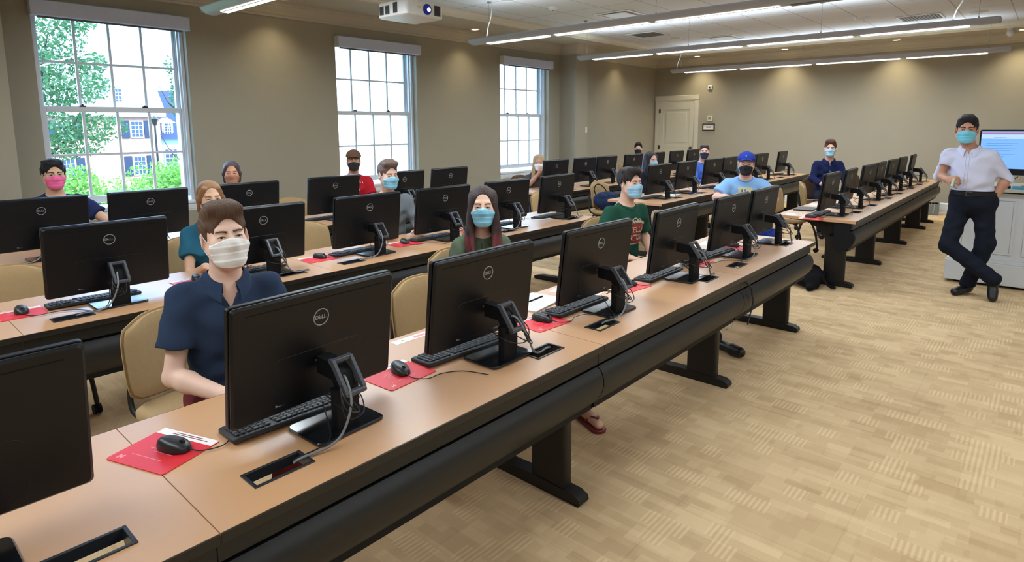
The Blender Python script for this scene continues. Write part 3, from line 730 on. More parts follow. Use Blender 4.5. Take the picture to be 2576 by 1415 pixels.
# ------------------------------------------------------------------ things lying on the desks
def slab(name, x, y, w, d_, h, rz, m, label, cat, z=TZ, group=None):
    o = MB().box(-w/2, w/2, -d_/2, d_/2, 0, h, min(.002, h*.3)).build(name, m); o.location = (x, y, z); o.rotation_euler = (0, 0, R(rz)); return tag(o, label, cat, group)
t = empty('paper_strip', (1.70, 2.13, TZ), 0, 'white printed paper strip on the desk between the two nearest monitors', 'paper')
MB().box(-.10, .10, -.024, .024, 0, .0012).build('sheet', M_paper, t); m = MB(); m.box(.01, .08, -.012, .008, .0012, .0014); m.build('printed_text', mat('print_pink', (240, 150, 156)), t); m = MB(); m.cyl((-.05, 0, .0012), .007, .0002); m.build('printed_dot', mat('print_green', (120, 170, 130)), t)
t = empty('notebook', (2.50, 2.06, TZ), R(8), 'open spiral notebook with a pen beside the woman in the olive hoodie', 'notebook')
m = MB(); m.box(-.15, .15, -.105, .105, 0, .008, .001); m.build('pages', M_paper, t)
m = MB()
for k in range(22): m.tube([(-.14+.0133*k, -.108+.004*math.cos(a), .006+.006*math.sin(a)) for a in (0, 1.5, 3, 4.5)], .0008, 4, closed=True)
m.build('spiral_binding', M_chrome, t)
m = MB()
for k in range(7): m.box(-.12, .02+.02*(k % 3), .06-.02*k, .061-.02*k, .008, .0083)
m.build('handwriting', mat('ink', (90, 92, 110)), t)
o = MB().tube([(-.06, 0, .004), (.05, .01, .004), (.07, .012, .004)], .0042, 8).build('pen', M_black_d); o.location = (2.53, 2.07, TZ+.008); tag(o, 'dark pen lying on the open notebook', 'pen')
slab('paper_sheet', 2.86, 2.02, .21, .28, .0012, 12, M_paper, 'loose white sheet behind the monitor left of the green T-shirt', 'paper')
t = empty('notepad', (3.95, 1.96, TZ), R(-10), 'white notepad under the tilted keyboard in the front row', 'notepad')
MB().box(-.105, .105, -.14, .14, 0, .006, .001).build('pages', M_paper, t); m = MB(); [m.box(-.08, .05, -.1+.025*k, -.098+.025*k, .006, .0063) for k in range(6)]; m.build('handwriting', mat('ink', (90, 92, 110)), t)
slab('paper_sheet', 4.72, 2.05, .2, .12, .0012, 5, M_paper, 'small white paper near the right end of the front left row', 'paper')
slab('paper_sheet', 3.30, 2.09, .07, .05, .001, 15, M_paper, 'tiny white paper on the desk edge in front of the green T-shirt', 'paper')
t = empty('notebook', (4.05, 3.98, TZ), R(-6), 'white papers under the monitor stand right of the woman in the olive hoodie', 'notebook')
MB().box(-.13, .13, -.12, .12, 0, .008, .001).build('pages', M_paper, t); m = MB(); [m.box(-.1, .06, -.09+.028*k, -.087+.028*k, .008, .0083) for k in range(6)]; m.build('handwriting', mat('ink', (90, 92, 110)), t)
slab('paper_sheet', 4.90, 4.0, .21, .28, .0015, -12, M_paper, 'white sheet beside the last monitor of the middle left row', 'paper')
slab('paper_sheet', 7.75, 3.93, .28, .20, .0015, 8, M_paper, 'white sheet between two monitors in the middle right row', 'paper')
slab('paper_sheet', 9.0, 4.05, .21, .26, .002, 25, mat('pink_paper', (226, 130, 120)), 'pink sheet on the middle right row by the man in the blue shirt', 'paper')
t = empty('laptop', (7.34, 2.06, TZ), R(4), 'closed dark laptop on the near end of the front right desk', 'laptop')
MB().box(-.15, .15, -.10, .10, 0, .010, .002).build('laptop_base', M_black, t); MB().box(-.15, .15, -.10, .10, .0105, .017, .002).build('lid', mat('laptop_grey', (74, 78, 84), rough=.3, metal=.4), t)
slab('paper_sheet', 7.86, 2.10, .2, .11, .0015, 4, M_paper, 'white paper behind the closed laptop', 'paper')
slab('smartphone', 8.30, 2.2, .15, .075, .009, 10, M_black_d, 'dark phone on the desk behind the white paper', 'phone')
slab('paper_sheet', 6.86, 2.07, .20, .10, .0012, 30, M_paper, 'loose paper on the desk corner beside the man in the blue cap', 'paper')
# keyboard lying tilted on the notepad in the front row
inst('kb', 4.02, 1.86, TZ+.03, 14, 'black keyboard resting at an angle beside the second last front left monitor', 'keyboard', 'keyboards on the desks')
# bottle near the blonde woman
t = empty('sanitizer_bottle', (7.46, 5.93, TZ), 0, 'pale plastic pump bottle on the desk between the blonde woman and the monitor', 'bottle')
m = MB(); m.lathe((0, 0, 0), [(0, 0), (.04, 0), (.045, .02), (.045, .20), (.03, .24), (.016, .255), (.016, .27), (0, .27)]); m.build('bottle_body', mat('pale_plastic', (222, 226, 200), rough=.3), t, True)
m = MB(); m.cyl((0, 0, .27), .02, .02); m.cyl((0, 0, .29), .006, .04); m.box(-.01, .05, -.008, .008, .325, .335, .002); m.build('pump', M_black_d, t)
# loose black cable hanging through the gap of the front desk panel
o = MB().tube([(0, .04, .06), (0, -.005, .02), (.01, -.012, -.03), (.03, -.014, -.08), (-.01, -.012, -.16), (-.04, -.010, -.22)], .005, 8, smooth=6).build('loose_cable', M_cable); o.location = (3.93, 1.41, .62); tag(o, 'black cable hanging out of the front desk panel', 'cable')
o = MB().tube([(0, 0, .55), (.02, .01, .3), (-.02, 0, .02), (-.1, .02, .006)], .004, 8, smooth=6).build('loose_cable', M_cablew); o.location = (4.95, 1.9, 0); tag(o, 'pale cable hanging under the right end of the front left row', 'cable')

# ------------------------------------------------------------------ chairs
def make_chair(up, nm):
    t = empty('office_chair', (0, 0, 0))       # local: sitter faces -y, back rest towards +y
    m = MB(); m.M = Matrix.Translation((0, 0, .455)); m.rrect(.47, .45, .09, -.025, .035, ch=.015); m.build('seat', up, t, 50)
    def bk(x, z):      # curved back surface
        return .235+.055*((z-.50)/.40)-.10*(x/.23)**2*.55
    def shell(y0, y1, sx, sz, name, mm):
        m = MB(); nx, nz = 14, 12; z0, z1 = .50, .875; vs = []
        for side, off in ((0, y0), (1, y1)):
            for j in range(nz+1):
                v = j/nz*2-1
                for i in range(nx+1):
                    u = i/nx*2-1
                    k = (1-abs(v)**3.2)**(1/3.2) if abs(v) < 1 else 0
                    hw = .235*sx*(.80+.20*k) if v < 0 else .235*sx*(.62+.38*k)
                    x = u*hw; zz = (z0+z1)/2+v*(z1-z0)/2*sz*(1-.10*abs(u)**3)
                    e = max(abs(u), abs(v)); vs.append((x, bk(x, zz)+off*(1-e**8*.5), zz))
        N = (nx+1)*(nz+1); fs = []
        for j in range(nz):
            for i in range(nx):
                a = j*(nx+1)+i; fs.append((a, a+1, a+nx+2, a+nx+1)); fs.append((N+a, N+a+nx+1, N+a+nx+2, N+a+1))
        for i in range(nx): fs.append((i, i+1, N+i+1, N+i)); a = nz*(nx+1)+i; fs.append((a, N+a, N+a+1, a+1))
        for j in range(nz): a = j*(nx+1); fs.append((a, N+a, N+a+nx+1, a+nx+1)); a += nx; fs.append((a, a+nx+1, N+a+nx+1, N+a))
        m.add(vs, fs); m.build(name, mm, t, 60)
    shell(-.025, .004, .97, .97, 'backrest', up); shell(.004, .018, 1.02, 1.02, 'back_shell', up)
    m = MB()
    for s in (-1, 1):
        m.tube([(s*.19, .10, .43), (s*.20, .24, .45), (s*.19, .275, .56), (s*.15, .30, .70)], .012, 8, smooth=5)
        m.tube([(s*.20, -.18, .43), (s*.20, .20, .43)], .012, 8)
    m.tube([(-.20, -.15, .42), (.20, -.15, .42)], .012, 8); m.tube([(-.20, .17, .42), (.20, .17, .42)], .012, 8); m.build('seat_frame', M_darkmetal, t, True)
    for sx in (-1, 1):
        for sy in (-1, 1):
            m = MB(); m.tube([(sx*.20, sy*.15+.01, .42), (sx*.225, sy*.20, .38), (sx*.24, sy*.255, .22), (sx*.25, sy*.275, .07)], .013, 8, smooth=5); lg = m.build('leg', M_darkmetal, t, True)
            m = MB(); m.cyl((sx*.25-.018, sy*.275+.012, .030), .030, .014, 'x', 16); m.cyl((sx*.25+.006, sy*.275+.012, .030), .030, .014, 'x', 16); m.cyl((sx*.25, sy*.275, .03), .009, .045); m.build('caster', M_black_d, lg)
    return t
CHP = {}
def chair(x, y, rz, label, up='tan', group='upholstered chairs on casters'):
    if up not in CHP: CHP[up] = o = make_chair(M_tan if up == 'tan' else M_brownup, up)
    else: o = copy_tree(CHP[up])
    o.location = (x, y, 0); o.rotation_euler = (0, 0, R(rz)); return tag(o, label, 'chair', group)
# ------------------------------------------------------------------ people: smooth blended implicit bodies turned into one continuous mesh
f32 = np.float32
class SDF:
    def __init__(s): s.ops = []
    def cap(s, a, b, ra, rb=None, k=.02, neg=False):
        a = np.array(a, f32); b = np.array(b, f32); rb = ra if rb is None else rb; r = max(ra, rb)
        lo = np.minimum(a, b)-r; hi = np.maximum(a, b)+r; d = b-a; L = float(d@d)+1e-9
        def f(p):
            q = p-a; t = np.clip((q@d)/L, 0, 1); return np.sqrt(((q-t[..., None]*d)**2).sum(-1))-(ra+(rb-ra)*t)
        s.ops.append((f, lo, hi, k, neg)); return s
    def ell(s, c, r, M=None, k=.02, neg=False):
        c = np.array(c, f32); r = np.array(r, f32); Mi = None
        rr = float(max(r))
        if M is not None: Mi = np.array(M.to_3x3().transposed(), f32)
        ext = np.array([rr]*3, f32) if M is not None else r
        def f(p):
            q = p-c
            if Mi is not None: q = q@Mi.T
            k0 = np.sqrt(((q/r)**2).sum(-1)); k1 = np.sqrt(((q/r**2)**2).sum(-1))+1e-9
            return k0*(k0-1)/k1
        s.ops.append((f, c-ext, c+ext, k, neg)); return s
    def fn(s, f, lo, hi, k, neg=False): s.ops.append((f, np.array(lo, f32), np.array(hi, f32), k, neg)); return s
    def head(s, other, Mh, off=0):
        """append the ops of another field expressed in the head frame"""
        R3 = np.array(Mh.to_3x3(), f32); T = np.array(Mh.translation, f32); q = float(np.linalg.norm(R3[0])); R4 = R3/q**2
        for (f, lo, hi, k, neg) in other.ops:
            cs = np.array([[x, y, z] for x in (lo[0], hi[0]) for y in (lo[1], hi[1]) for z in (lo[2], hi[2])], f32)@R3.T+T
            s.ops.append(((lambda p, f=f: f((p-T)@R4)*q-off), cs.min(0)-abs(off), cs.max(0)+abs(off), k, neg))
        return s
    @staticmethod
    def comb(D, d, k, neg):
        if neg:
            h = np.maximum(k-np.abs(D+d), 0)/k; return np.maximum(D, -d)+h*h*k*.25
        h = np.maximum(k-np.abs(D-d), 0)/k; return np.minimum(D, d)-h*h*k*.25
    def ev(s, P):
        D = np.full(P.shape[:-1], .2, f32)
        for f, lo, hi, k, neg in s.ops: D = s.comb(D, f(P), k, neg)
        return D
    def grid(s, lo, hi, h):
        lo = np.array(lo, f32); n = np.ceil((np.array(hi)-lo)/h).astype(int)+1
        ax = [lo[i]+h*np.arange(n[i], dtype=f32) for i in range(3)]
        D = np.full(tuple(n), .06, f32)
        for f, a, b, k, neg in s.ops:
            m = k+2.5*h
            i0 = np.maximum(np.floor((a-m-lo)/h).astype(int), 0); i1 = np.minimum(np.ceil((b+m-lo)/h).astype(int)+1, n)
            if (i1 <= i0).any(): continue
            sl = tuple(slice(i0[j], i1[j]) for j in range(3))
            P = np.stack(np.meshgrid(*[ax[j][sl[j]] for j in range(3)], indexing='ij'), -1)
            D[sl] = s.comb(D[sl], f(P).astype(f32), k, neg)
        return lo, D
def nets(lo, D, h):
    """surface nets: one vertex per sign-changing cell"""
    S = D < 0; nx, ny, nz = D.shape
    c = np.zeros((nx-1, ny-1, nz-1), np.int8)
    for i in (0, 1):
        for j in (0, 1):
            for k in (0, 1): c += S[i:nx-1+i, j:ny-1+j, k:nz-1+k]
    act = (c > 0) & (c < 8); idx = -np.ones(act.shape, int); cells = np.argwhere(act); idx[act] = np.arange(len(cells))
    if len(cells) == 0: return np.zeros((0, 3)), []
    acc = np.zeros((len(cells), 3)); cnt = np.zeros(len(cells))
    cor = [(i, j, k) for i in (0, 1) for j in (0, 1) for k in (0, 1)]
    for a in cor:
        for ax in range(3):
            if a[ax] == 1: continue
            b = list(a); b[ax] = 1; ca = cells+np.array(a); cb = cells+np.array(b)
            da = D[ca[:, 0], ca[:, 1], ca[:, 2]]; db = D[cb[:, 0], cb[:, 1], cb[:, 2]]
            m = (da < 0) != (db < 0); t = np.where(m, da/np.where(m, da-db, 1), 0)
            p = np.tile(np.array(a, float), (len(cells), 1)); p[:, ax] += t
            acc[m] += p[m]; cnt[m] += 1
    V = (cells+acc/cnt[:, None])*h+lo
    F = []
    for ax in range(3):
        u, v = (ax+1) % 3, (ax+2) % 3
        sl0 = [slice(None)]*3; sl1 = [slice(None)]*3; sl0[ax] = slice(0, -1); sl1[ax] = slice(1, None)
        A = S[tuple(sl0)]; B = S[tuple(sl1)]; e = np.argwhere(A != B)
        e = e[(e[:, u] > 0) & (e[:, v] > 0) & (e[:, u] < D.shape[u]-1) & (e[:, v] < D.shape[v]-1)]
        if not len(e): continue
        ins = A[e[:, 0], e[:, 1], e[:, 2]]
        def g(du, dv): q = e.copy(); q[:, u] -= du; q[:, v] -= dv; return idx[q[:, 0], q[:, 1], q[:, 2]]
        Q = np.stack([g(1, 1), g(0, 1), g(0, 0), g(1, 0)], 1); Q[~ins] = Q[~ins][:, ::-1]
        F.append(Q)
    F = np.concatenate(F); F = F[(F >= 0).all(1)]
    return V, F
def relax(V, F, it=1, lam=.5):
    for _ in range(it):
        acc = np.zeros_like(V); n = np.zeros(len(V))
        for a in range(4):
            for b in ((a+1) % 4, (a+3) % 4): np.add.at(acc, F[:, a], V[F[:, b]]); np.add.at(n, F[:, a], 1)
        n[n == 0] = 1; V = V+lam*(acc/n[:, None]-V)
    return V
def surf(s, lo, hi, h, it=1):
    l, D = s.grid(lo, hi, h); V, F = nets(l, D, h)
    return (relax(V, F, it) if len(V) else V), F
def np_mesh(name, parts, m, parent=None, loc=None):
    Vs = []; Fs = []; n = 0
    for V, F in parts:
        Vs.append(V); Fs.append(np.asarray(F)+n); n += len(V)
    V = np.concatenate(Vs); F = np.concatenate(Fs)
    me = bpy.data.meshes.new(name); me.from_pydata(V.tolist(), [], F.tolist())
    for x in (m if isinstance(m, list) else [m]): me.materials.append(x)
    me.polygons.foreach_set('use_smooth', [True]*len(me.polygons)); me.update()
    o = bpy.data.objects.new(name, me); col.objects.link(o)
    if parent: o.parent = parent
    return o
def carve(V, F, lo, hi, keep_in, shrink=0):
    c = V[F].mean(1); ins = ((c > np.array(lo)+shrink) & (c < np.array(hi)-shrink)).all(1)
    F = F[ins if keep_in else ~ins]; u, inv = np.unique(F, return_inverse=True)
    return V[u], inv.reshape(F.shape)

def skin_mat(name, rgb): return mat('skin_'+name, rgb, rough=.52, noise=(40, .05), bump=(500, .04), sub=.12, spec=.35)
def hair_mat(name, rgb, rgb2=None): return mat('hair_'+name, rgb, rough=.5, noise=(38, .45, (5, 1, 1)), bump=(220, .5), spec=.35)
def cloth_mat(name, rgb): return mat('cloth_'+name, rgb, rough=.9, noise=(25, .05), bump=(300, .12), spec=.15)

def head_sdf(fem=0, asian=0, old=0):
    s = SDF(); w = 1-.05*fem
    s.ell((0, -.018, .038), (.076*w, .096, .084), k=.02)
    s.ell((0, .020, -.035), (.062*w, .072, .088), k=.03)
    s.ell((0, .035, -.075), (.044*w, .050, .045), k=.03)
    s.cap((-.016, .066, -.102), (.016, .066, -.102), .020-.004*fem, k=.03)
    for q in (-1, 1):
        s.cap((q*.056*w, .0, -.045), (q*.030*w, .052, -.095), .018-.004*fem, .014, k=.03)
        s.ell((q*.040, .058, -.028), (.024, .022, .026), k=.03)
    s.cap((-.036, .074, .026), (.036, .074, .026), .0125-.003*fem, k=.018)
    for q in (-1, 1): s.ell((q*.031, .101, .002), (.020, .021, .0125), k=.014, neg=True)
    s.cap((0, .082, .016), (0, .105-.004*asian, -.022), .0075, .0115, k=.014); 
    for q in (-1, 1): s.ell((q*.011, .094, -.028), (.0085, .010, .0075), k=.008)
    # eyelids: a ball around each eye, opened by an almond slit
    for q in (-1, 1): s.ell((q*.031, .0745, .001), (.0156, .0150, .0150), k=.006)
    for q in (-1, 1): s.ell((q*.031, .092, -.0008), (.0146, .012, .0039-.0008*asian), k=.0025, neg=True)
    s.cap((-.018, .087, -.062), (.018, .087, -.062), .006, k=.008); s.cap((-.016, .086, -.073), (.016, .086, -.073), .007, k=.008)
    s.cap((-.022, .097, -.0675), (.022, .097, -.0675), .003, k=.004, neg=True)
    for q in (-1, 1):
        Me = Matrix.Rotation(R(-q*24), 3, 'Z')
        s.ell((q*.079*w, -.008, -.006), (.008, .019, .032), M=Me, k=.012); s.ell((q*.086*w, -.003, -.003), (.006, .010, .018), M=Me, k=.006, neg=True)
    return s
def hair_sdf(style, seed=0):
    s = SDF(); rr = random.Random(seed)
    def ridges(f, amp, fr, ax=0):
        return lambda p: f(p)+amp*np.sin(p[..., ax]*fr+6*np.sin(p[..., 1]*24+seed)*.35+p[..., 2]*31).astype(f32)
    if style in ('short', 'quiff', 'neat', 'messy', 'under_cap'):
        t = {'short': .010, 'quiff': .013, 'neat': .012, 'messy': .016, 'under_cap': .008}[style]
        s.ell((0, -.022, .042), (.076+t*.6, .097+t, .084+t), k=.01)
        if style == 'quiff':
            for i in range(22):
                x = -.058+.0055*i; s.cap((x*.7, .015, .122), (x*.92+.005*rr.uniform(-1, 1)+.003, .070-.10*abs(x)**1.5, .106+.005*rr.random()), .013, .010, k=.018)
            s.ell((.008, .008, .104), (.066, .072, .031), k=.02); s.ell((0, .034, .090), (.069, .054, .036), k=.02)
        if style == 'messy':
            for i in range(16):
                a = 2*PI*i/16; s.cap((.045*math.cos(a), -.01+.055*math.sin(a), .108), (.068*math.cos(a+.3), -.01+.076*math.sin(a+.3), .090+.022*rr.random()), .018, .010, k=.016)
            for i in range(6): s.cap((-.05+.02*i, .035, .11), (-.050+.020*i, .066, .092+.014*rr.random()), .014, .009, k=.016)
            s.ell((0, .030, .088), (.070, .056, .038), k=.02)
            s.cap((-.074, .0, .06), (-.075, -.02, .01), .012, k=.02); s.cap((.074, .0, .06), (.075, -.02, .01), .012, k=.02)
        if style == 'short':
            s.ell((0, .026, .086), (.070, .058, .036), k=.02)
            for i in range(12): s.cap((-.036+.0065*i, .02, .118), (-.048+.0088*i, .070, .098+.005*rr.random()), .012, .009, k=.016)
        if style == 'neat':
            s.ell((0, .022, .082), (.074, .064, .042), k=.02)
            for i in range(12): s.cap((-.034+.0062*i, .0, .122), (-.050+.0091*i, .062, .094), .010, .009, k=.016)
    elif style in ('long', 'back'):
        s.ell((0, -.026, .040), (.084, .104, .094), k=.012)
        if style == 'back':
            s.ell((0, -.10, .02), (.045, .035, .05), k=.03)
            for q in (-1, 1): s.cap((q*.05, .052, .075), (q*.080, .015, .0), .014, .012, k=.02); s.cap((q*.080, .015, .0), (q*.065, -.03, -.08), .014, .02, k=.02)
        else:
            for q in (-1, 1):
                s.ell((q*.074, -.012, -.05), (.021, .072, .15), k=.02); s.ell((q*.080, .022, -.16), (.025, .040, .13), k=.03)
                for i in range(4): s.cap((q*(.074+.006*i), .050-.018*i, -.13), (q*(.062+.018*i), .085-.022*i, -.275-.02*rr.random()), .019, .009, k=.012)
            s.ell((0, -.072, -.09), (.080, .036, .17), k=.03)
            s.cap((0, .07, .118), (0, -.05, .138), .004, .004, k=.008, neg=True)
    # carve the face and the sides
    if style in ('long', 'back'):
        s.ell((0, .108, -.030), (.069, .086, .122), k=.012, neg=True)
        if style == 'back': s.ell((0, .06, -.13), (.12, .10, .08), k=.02, neg=True)
    else:
        s.ell((0, .115, -.035), (.070, .086, .121 if style != 'neat' else .116), k=.010, neg=True)
        for q in (-1, 1): s.ell((q*.085, .060, -.03), (.035, .050, .085), k=.008, neg=True); s.ell((q*.095, -.005, -.045), (.03, .032, .058), k=.006, neg=True)
        s.ell((0, .03, -.13), (.13, .095, .105), k=.012, neg=True)
    if style not in ('under_cap',):
        f0 = s.ops[:]
        amp = .0010 if style != 'messy' else .0015
        base = SDF(); base.ops = f0
        lo = np.min([o[1] for o in f0 if not o[4]], 0); hi = np.max([o[2] for o in f0 if not o[4]], 0)
        fr = 640 if style in ('long', 'back') else 700
        def g(p):
            D = base.ev(p); w = p[..., 1] if style in ('long', 'back') else p[..., 0]
            return D+amp*np.sin(w*fr+5*np.sin(p[..., 2]*22+seed)+3*np.sin(p[..., 0]*30))*(1+.6*np.sin(p[..., 2]*41+p[..., 1]*37))
        s = SDF(); s.fn(g, lo, hi, .004)
    return s
def hand(s, W, d, n, side, curl=.35, k=.004, sc=1.0, spread=.06, thumb=.7):
    """W wrist, d towards the fingers, n back-of-hand normal, side=+1 when the thumb points to cross(d,n)"""
    W = Vector(W); d = Vector(d).normalized(); n = Vector(n); n = (n-d*n.dot(d)).normalized(); t = d.cross(n).normalized()*side
    P = W+d*.045*sc
    Mx = Matrix((t, d, n)).transposed()
    s.ell(P, (.041*sc, .050*sc, .015*sc), M=Mx, k=.012); s.cap(W-d*.01, W+d*.03*sc, .024*sc, .022*sc, k=.02)
    for i, (o, L, r) in enumerate(((.028, .070, .0088), (.0095, .079, .0090), (-.0095, .073, .0086), (-.027, .058, .0076))):
        b = W+d*(.080-.004*abs(i-1))*sc+t*o*sc; dd = (d+t*(o*spread/.03)).normalized(); a = curl*(1+.12*i); p = b-d*.012; q = b; s.cap(p, q, r*sc*1.05, r*sc, k=k)
        for j, f in enumerate((.45, .30, .25)):
            a2 = a*(1+j); v = (dd*math.cos(a2)-n*math.sin(a2)).normalized(); q2 = q+v*L*f*sc; s.cap(q, q2, r*sc*(1-.08*j), r*sc*(.93-.08*j), k=k); q = q2
    b = W+d*.022*sc+t*.026*sc; v = (d*.75+t*thumb-n*.35*curl*2).normalized(); q = b+v*.040*sc; s.cap(b, q, .0135*sc, .0108*sc, k=.010)
    v2 = (d*.95+t*thumb*.35-n*curl).normalized(); q2 = q+v2*.030*sc; s.cap(q, q2, .0105*sc, .0095*sc, k=k); s.cap(q2, q2+v2*.018*sc-n*.004, .0095*sc, .0075*sc, k=k)
def sphere_parts(Mh, pos, r, name, parent, iris):
    m = MB(); n, k = 20, 20; vs = []
    for j in range(k+1):
        th = PI*j/k
        for i in range(n): a = 2*PI*i/n; vs.append((pos[0]+r*math.sin(th)*math.cos(a), pos[1]+r*math.cos(th), pos[2]+r*math.sin(th)*math.sin(a)))
    m.M = Mh; m.add(vs, [(j*n+i, j*n+(i+1) % n, (j+1)*n+(i+1) % n, (j+1)*n+i) for j in range(k) for i in range(n)])
    m.mi = [(2 if j < 1 else 1 if j < 3 else 0) for j in range(k) for i in range(n)]
    return m.build(name, [mat('eye_white', (225, 220, 214), rough=.25), iris, mat('pupil', (10, 9, 9), rough=.15)], parent, True)

def person(label, hx, hy, hz, skin, facing=-90, look=None, pitch=0, roll=0, fem=0, asian=0, hair=('short', (60, 42, 30)), shirt=None, trousers=(30, 34, 48), shoes=(20, 20, 20),
           mask=None, res=1, pose='sit', arms=None, sc=1.0, sleeve=.5, lean=.06, iris=(70, 50, 35), seed=0, extras=(), hands=(), shoulders=None, joints=None, collar=None, hoody=False, neck=None, belly=0, footwear='shoe'):
    """head centre at world (hx,hy,hz). local frame: origin on the floor below the hips, +y = facing"""
    th = R(facing-90); ca, sa = math.cos(th), math.sin(th)
    J = dict(joints or {})
    lean_v = J.get('head_off', (0, lean))
    ox, oy = hx-(ca*lean_v[0]-sa*lean_v[1]), hy-(sa*lean_v[0]+ca*lean_v[1])
    H = Vector((lean_v[0], lean_v[1], hz))
    if look is None: look = (0, 0, CH)
    yaw = math.atan2(look[1]-hy, look[0]-hx)-PI/2-th
    yaw = (yaw+PI) % (2*PI)-PI
    pt = math.atan2(look[2]-hz, math.hypot(look[0]-hx, look[1]-hy))*.6+R(pitch)
    Mh = Matrix.Translation(H) @ Matrix.Rotation(yaw, 4, 'Z') @ Matrix.Rotation(pt, 4, 'X') @ Matrix.Rotation(R(roll), 4, 'Y') @ Matrix.Scale(sc, 4)
    h = {1: .0062, 2: .0085, 3: .011}[res]; hh = {1: .0026, 2: .0042, 3: .0062}[res]
    sk = skin_mat('%d_%d_%d' % skin, skin)
    hd = head_sdf(fem, asian)
    B = SDF(); B.head(hd, Mh)
    sw = shoulders or (.138 if fem else .162)
    NK = J.get('neck', (lean_v[0]*.6, lean_v[1]*.45-.01, hz-.190)); NK = Vector(NK)
    nr = (.047 if fem else .057) if neck is None else neck
    SZ = NK.z-.062
    SL = Vector(J.get('sh_l', (NK.x-sw, NK.y-.01, SZ))); SR = Vector(J.get('sh_r', (NK.x+sw, NK.y-.01, SZ)))
    PV = Vector(J.get('pelvis', (0, -.06, hz-.70 if pose == 'sit' else hz-.66)))
    CHs = NK*.72+PV*.28; CHs.z = NK.z-.16; WS = NK*.35+PV*.65
    B.cap(Mh @ Vector((0, -.022, -.05)), NK+Vector((0, -.01, -.01)), nr, nr+.006, k=.03)
    def torso(s, o=0, kk=.05):
        s.ell(CHs, (sw*.86+.012+o, (.112 if not fem else .100)+o, .165+o), k=kk)
        if fem:
            for q in (-1, 1): s.ell(CHs+Vector((q*.07, .075, -.045)), (.062+o, .055+o, .06+o), k=.04)
        s.ell(WS, ((.128 if fem else .150)+o+belly*.5, (.098 if fem else .112)+o+belly, .15+o), k=kk+.02)
        s.ell(PV, (.170+o, .130+o, .125+o), k=kk+.02)
        s.cap(NK+Vector((0, -.02, -.02)), SL+Vector((.02, -.005, -.006)), .046+o*.6, .042+o*.7, k=kk); s.cap(NK+Vector((0, -.02, -.02)), SR+Vector((-.02, -.005, -.006)), .046+o*.6, .042+o*.7, k=kk)
        s.ell(NK+Vector((0, -.025, -.055)), (.10+o*.6, .065+o, .055+o*.6), k=kk)
    torso(B)
    ar = (.040, .034, .025) if fem else (.049, .041, .029)
    arms = arms or {}
    A = {}
    for q, S, key in ((-1, SL, 'l'), (1, SR, 'r')):
        e, w = arms.get(key, ((q*(sw+.05), .16, SZ-.27), (q*.13, .40, max(.775, SZ-.30) if pose == 'sit' else SZ-.3)))
        e, w = Vector(e), Vector(w); A[key] = (S, e, w)
        B.cap(S, e, ar[0], ar[1]*.92, k=.03); B.ell(S+Vector((0, 0, -.025)), (ar[0]*1.1, ar[0]*1.15, ar[0]*1.4), k=.04)
        mid = e.lerp(w, .28); B.cap(e, mid, ar[1]*.95, ar[1]*1.02, k=.02); B.cap(mid, w, ar[1]*1.0, ar[2], k=.02)
        hp = arms.get('hand_'+key)
        d = (w-e).normalized()
        if hp: hand(B, w, hp.get('d', d), hp.get('n', (0, 0, 1)), hp.get('side', -q), hp.get('curl', .35), sc=(.92 if fem else 1.0)*sc)
        else: hand(B, w, (d+Vector((0, 0, -d.z*.9))), (0, 0, 1), -q*1, .16, sc=.92 if fem else 1.0)
    if pose == 'sit':
        HL = [PV+Vector((q*.09, .02, -.03)) for q in (-1, 1)]; KN = [Vector((q*.13, PV.y+.44, PV.z-.01)) for q in (-1, 1)]; AN = [Vector((q*.13, PV.y+.40, .09)) for q in (-1, 1)]; TO = [Vector((q*.15, PV.y+.56, .035)) for q in (-1, 1)]
    else:
        HL = [PV+Vector((q*.09, 0, -.04)) for q in (-1, 1)]; KN = [Vector((q*.10, PV.y+.02, .50)) for q in (-1, 1)]; AN = [Vector((q*.10, PV.y, .09)) for q in (-1, 1)]; TO = [Vector((q*.12, PV.y+.17, .035)) for q in (-1, 1)]
    for i, key in enumerate('lr'):
        KN[i] = Vector(J.get('knee_'+key, KN[i])); AN[i] = Vector(J.get('ankle_'+key, AN[i])); TO[i] = Vector(J.get('toe_'+key, TO[i])); HL[i] = Vector(J.get('hip_'+key, HL[i]))
    for i in (0, 1):
        B.cap(HL[i], KN[i], .082, .055, k=.04); m_ = KN[i].lerp(AN[i], .32); B.cap(KN[i], m_, .053, .055, k=.02); B.cap(m_, AN[i], .054, .036, k=.02)
        B.cap(AN[i]+Vector((0, -.02, -.045)), TO[i], .034, .026, k=.03)
    pts = np.array([list(v) for v in [NK, SL, SR, PV]+KN+AN+TO+[x for a in A.values() for x in a]]); lo = pts.min(0)-.22; hi = pts.max(0)+.22; lo[2] = max(lo[2], -.03); hi[2] = hz+.16
    V, F = surf(B, lo, hi, h, 1); 
    C0 = np.array(Mh @ Vector((0, .01, -.01))); hb = np.array([.125, .145, .155])*sc
    parts = []; Vc, Fc = carve(V, F, C0-hb, C0+hb, False, h*1.2)
    boxes = [(C0-hb, C0+hb, hh)]
    for key in hands:
        w = A[key][2]; hp = arms.get('hand_'+key, {}); d = Vector(hp.get('d', (A[key][2]-A[key][1]))).normalized(); c = np.array(w+d*.07); e = np.array([.12, .12, .12]); boxes.append((c-e, c+e, .0036 if res == 1 else .0048))
        Vc, Fc = carve(Vc, Fc, c-e, c+e, False, h*1.2)
    parts.append((Vc, Fc))
    for (a, c, g) in boxes: Vb, Fb = surf(B, a, c, g, 1); parts.append((Vb, Fb))
    body = np_mesh('person', parts, sk); body.location = (ox, oy, 0); body.rotation_euler = (0, 0, th); tag(body, label, 'person')
    # eyes and brows
    im = mat('iris_%d_%d_%d' % iris, iris, rough=.2)
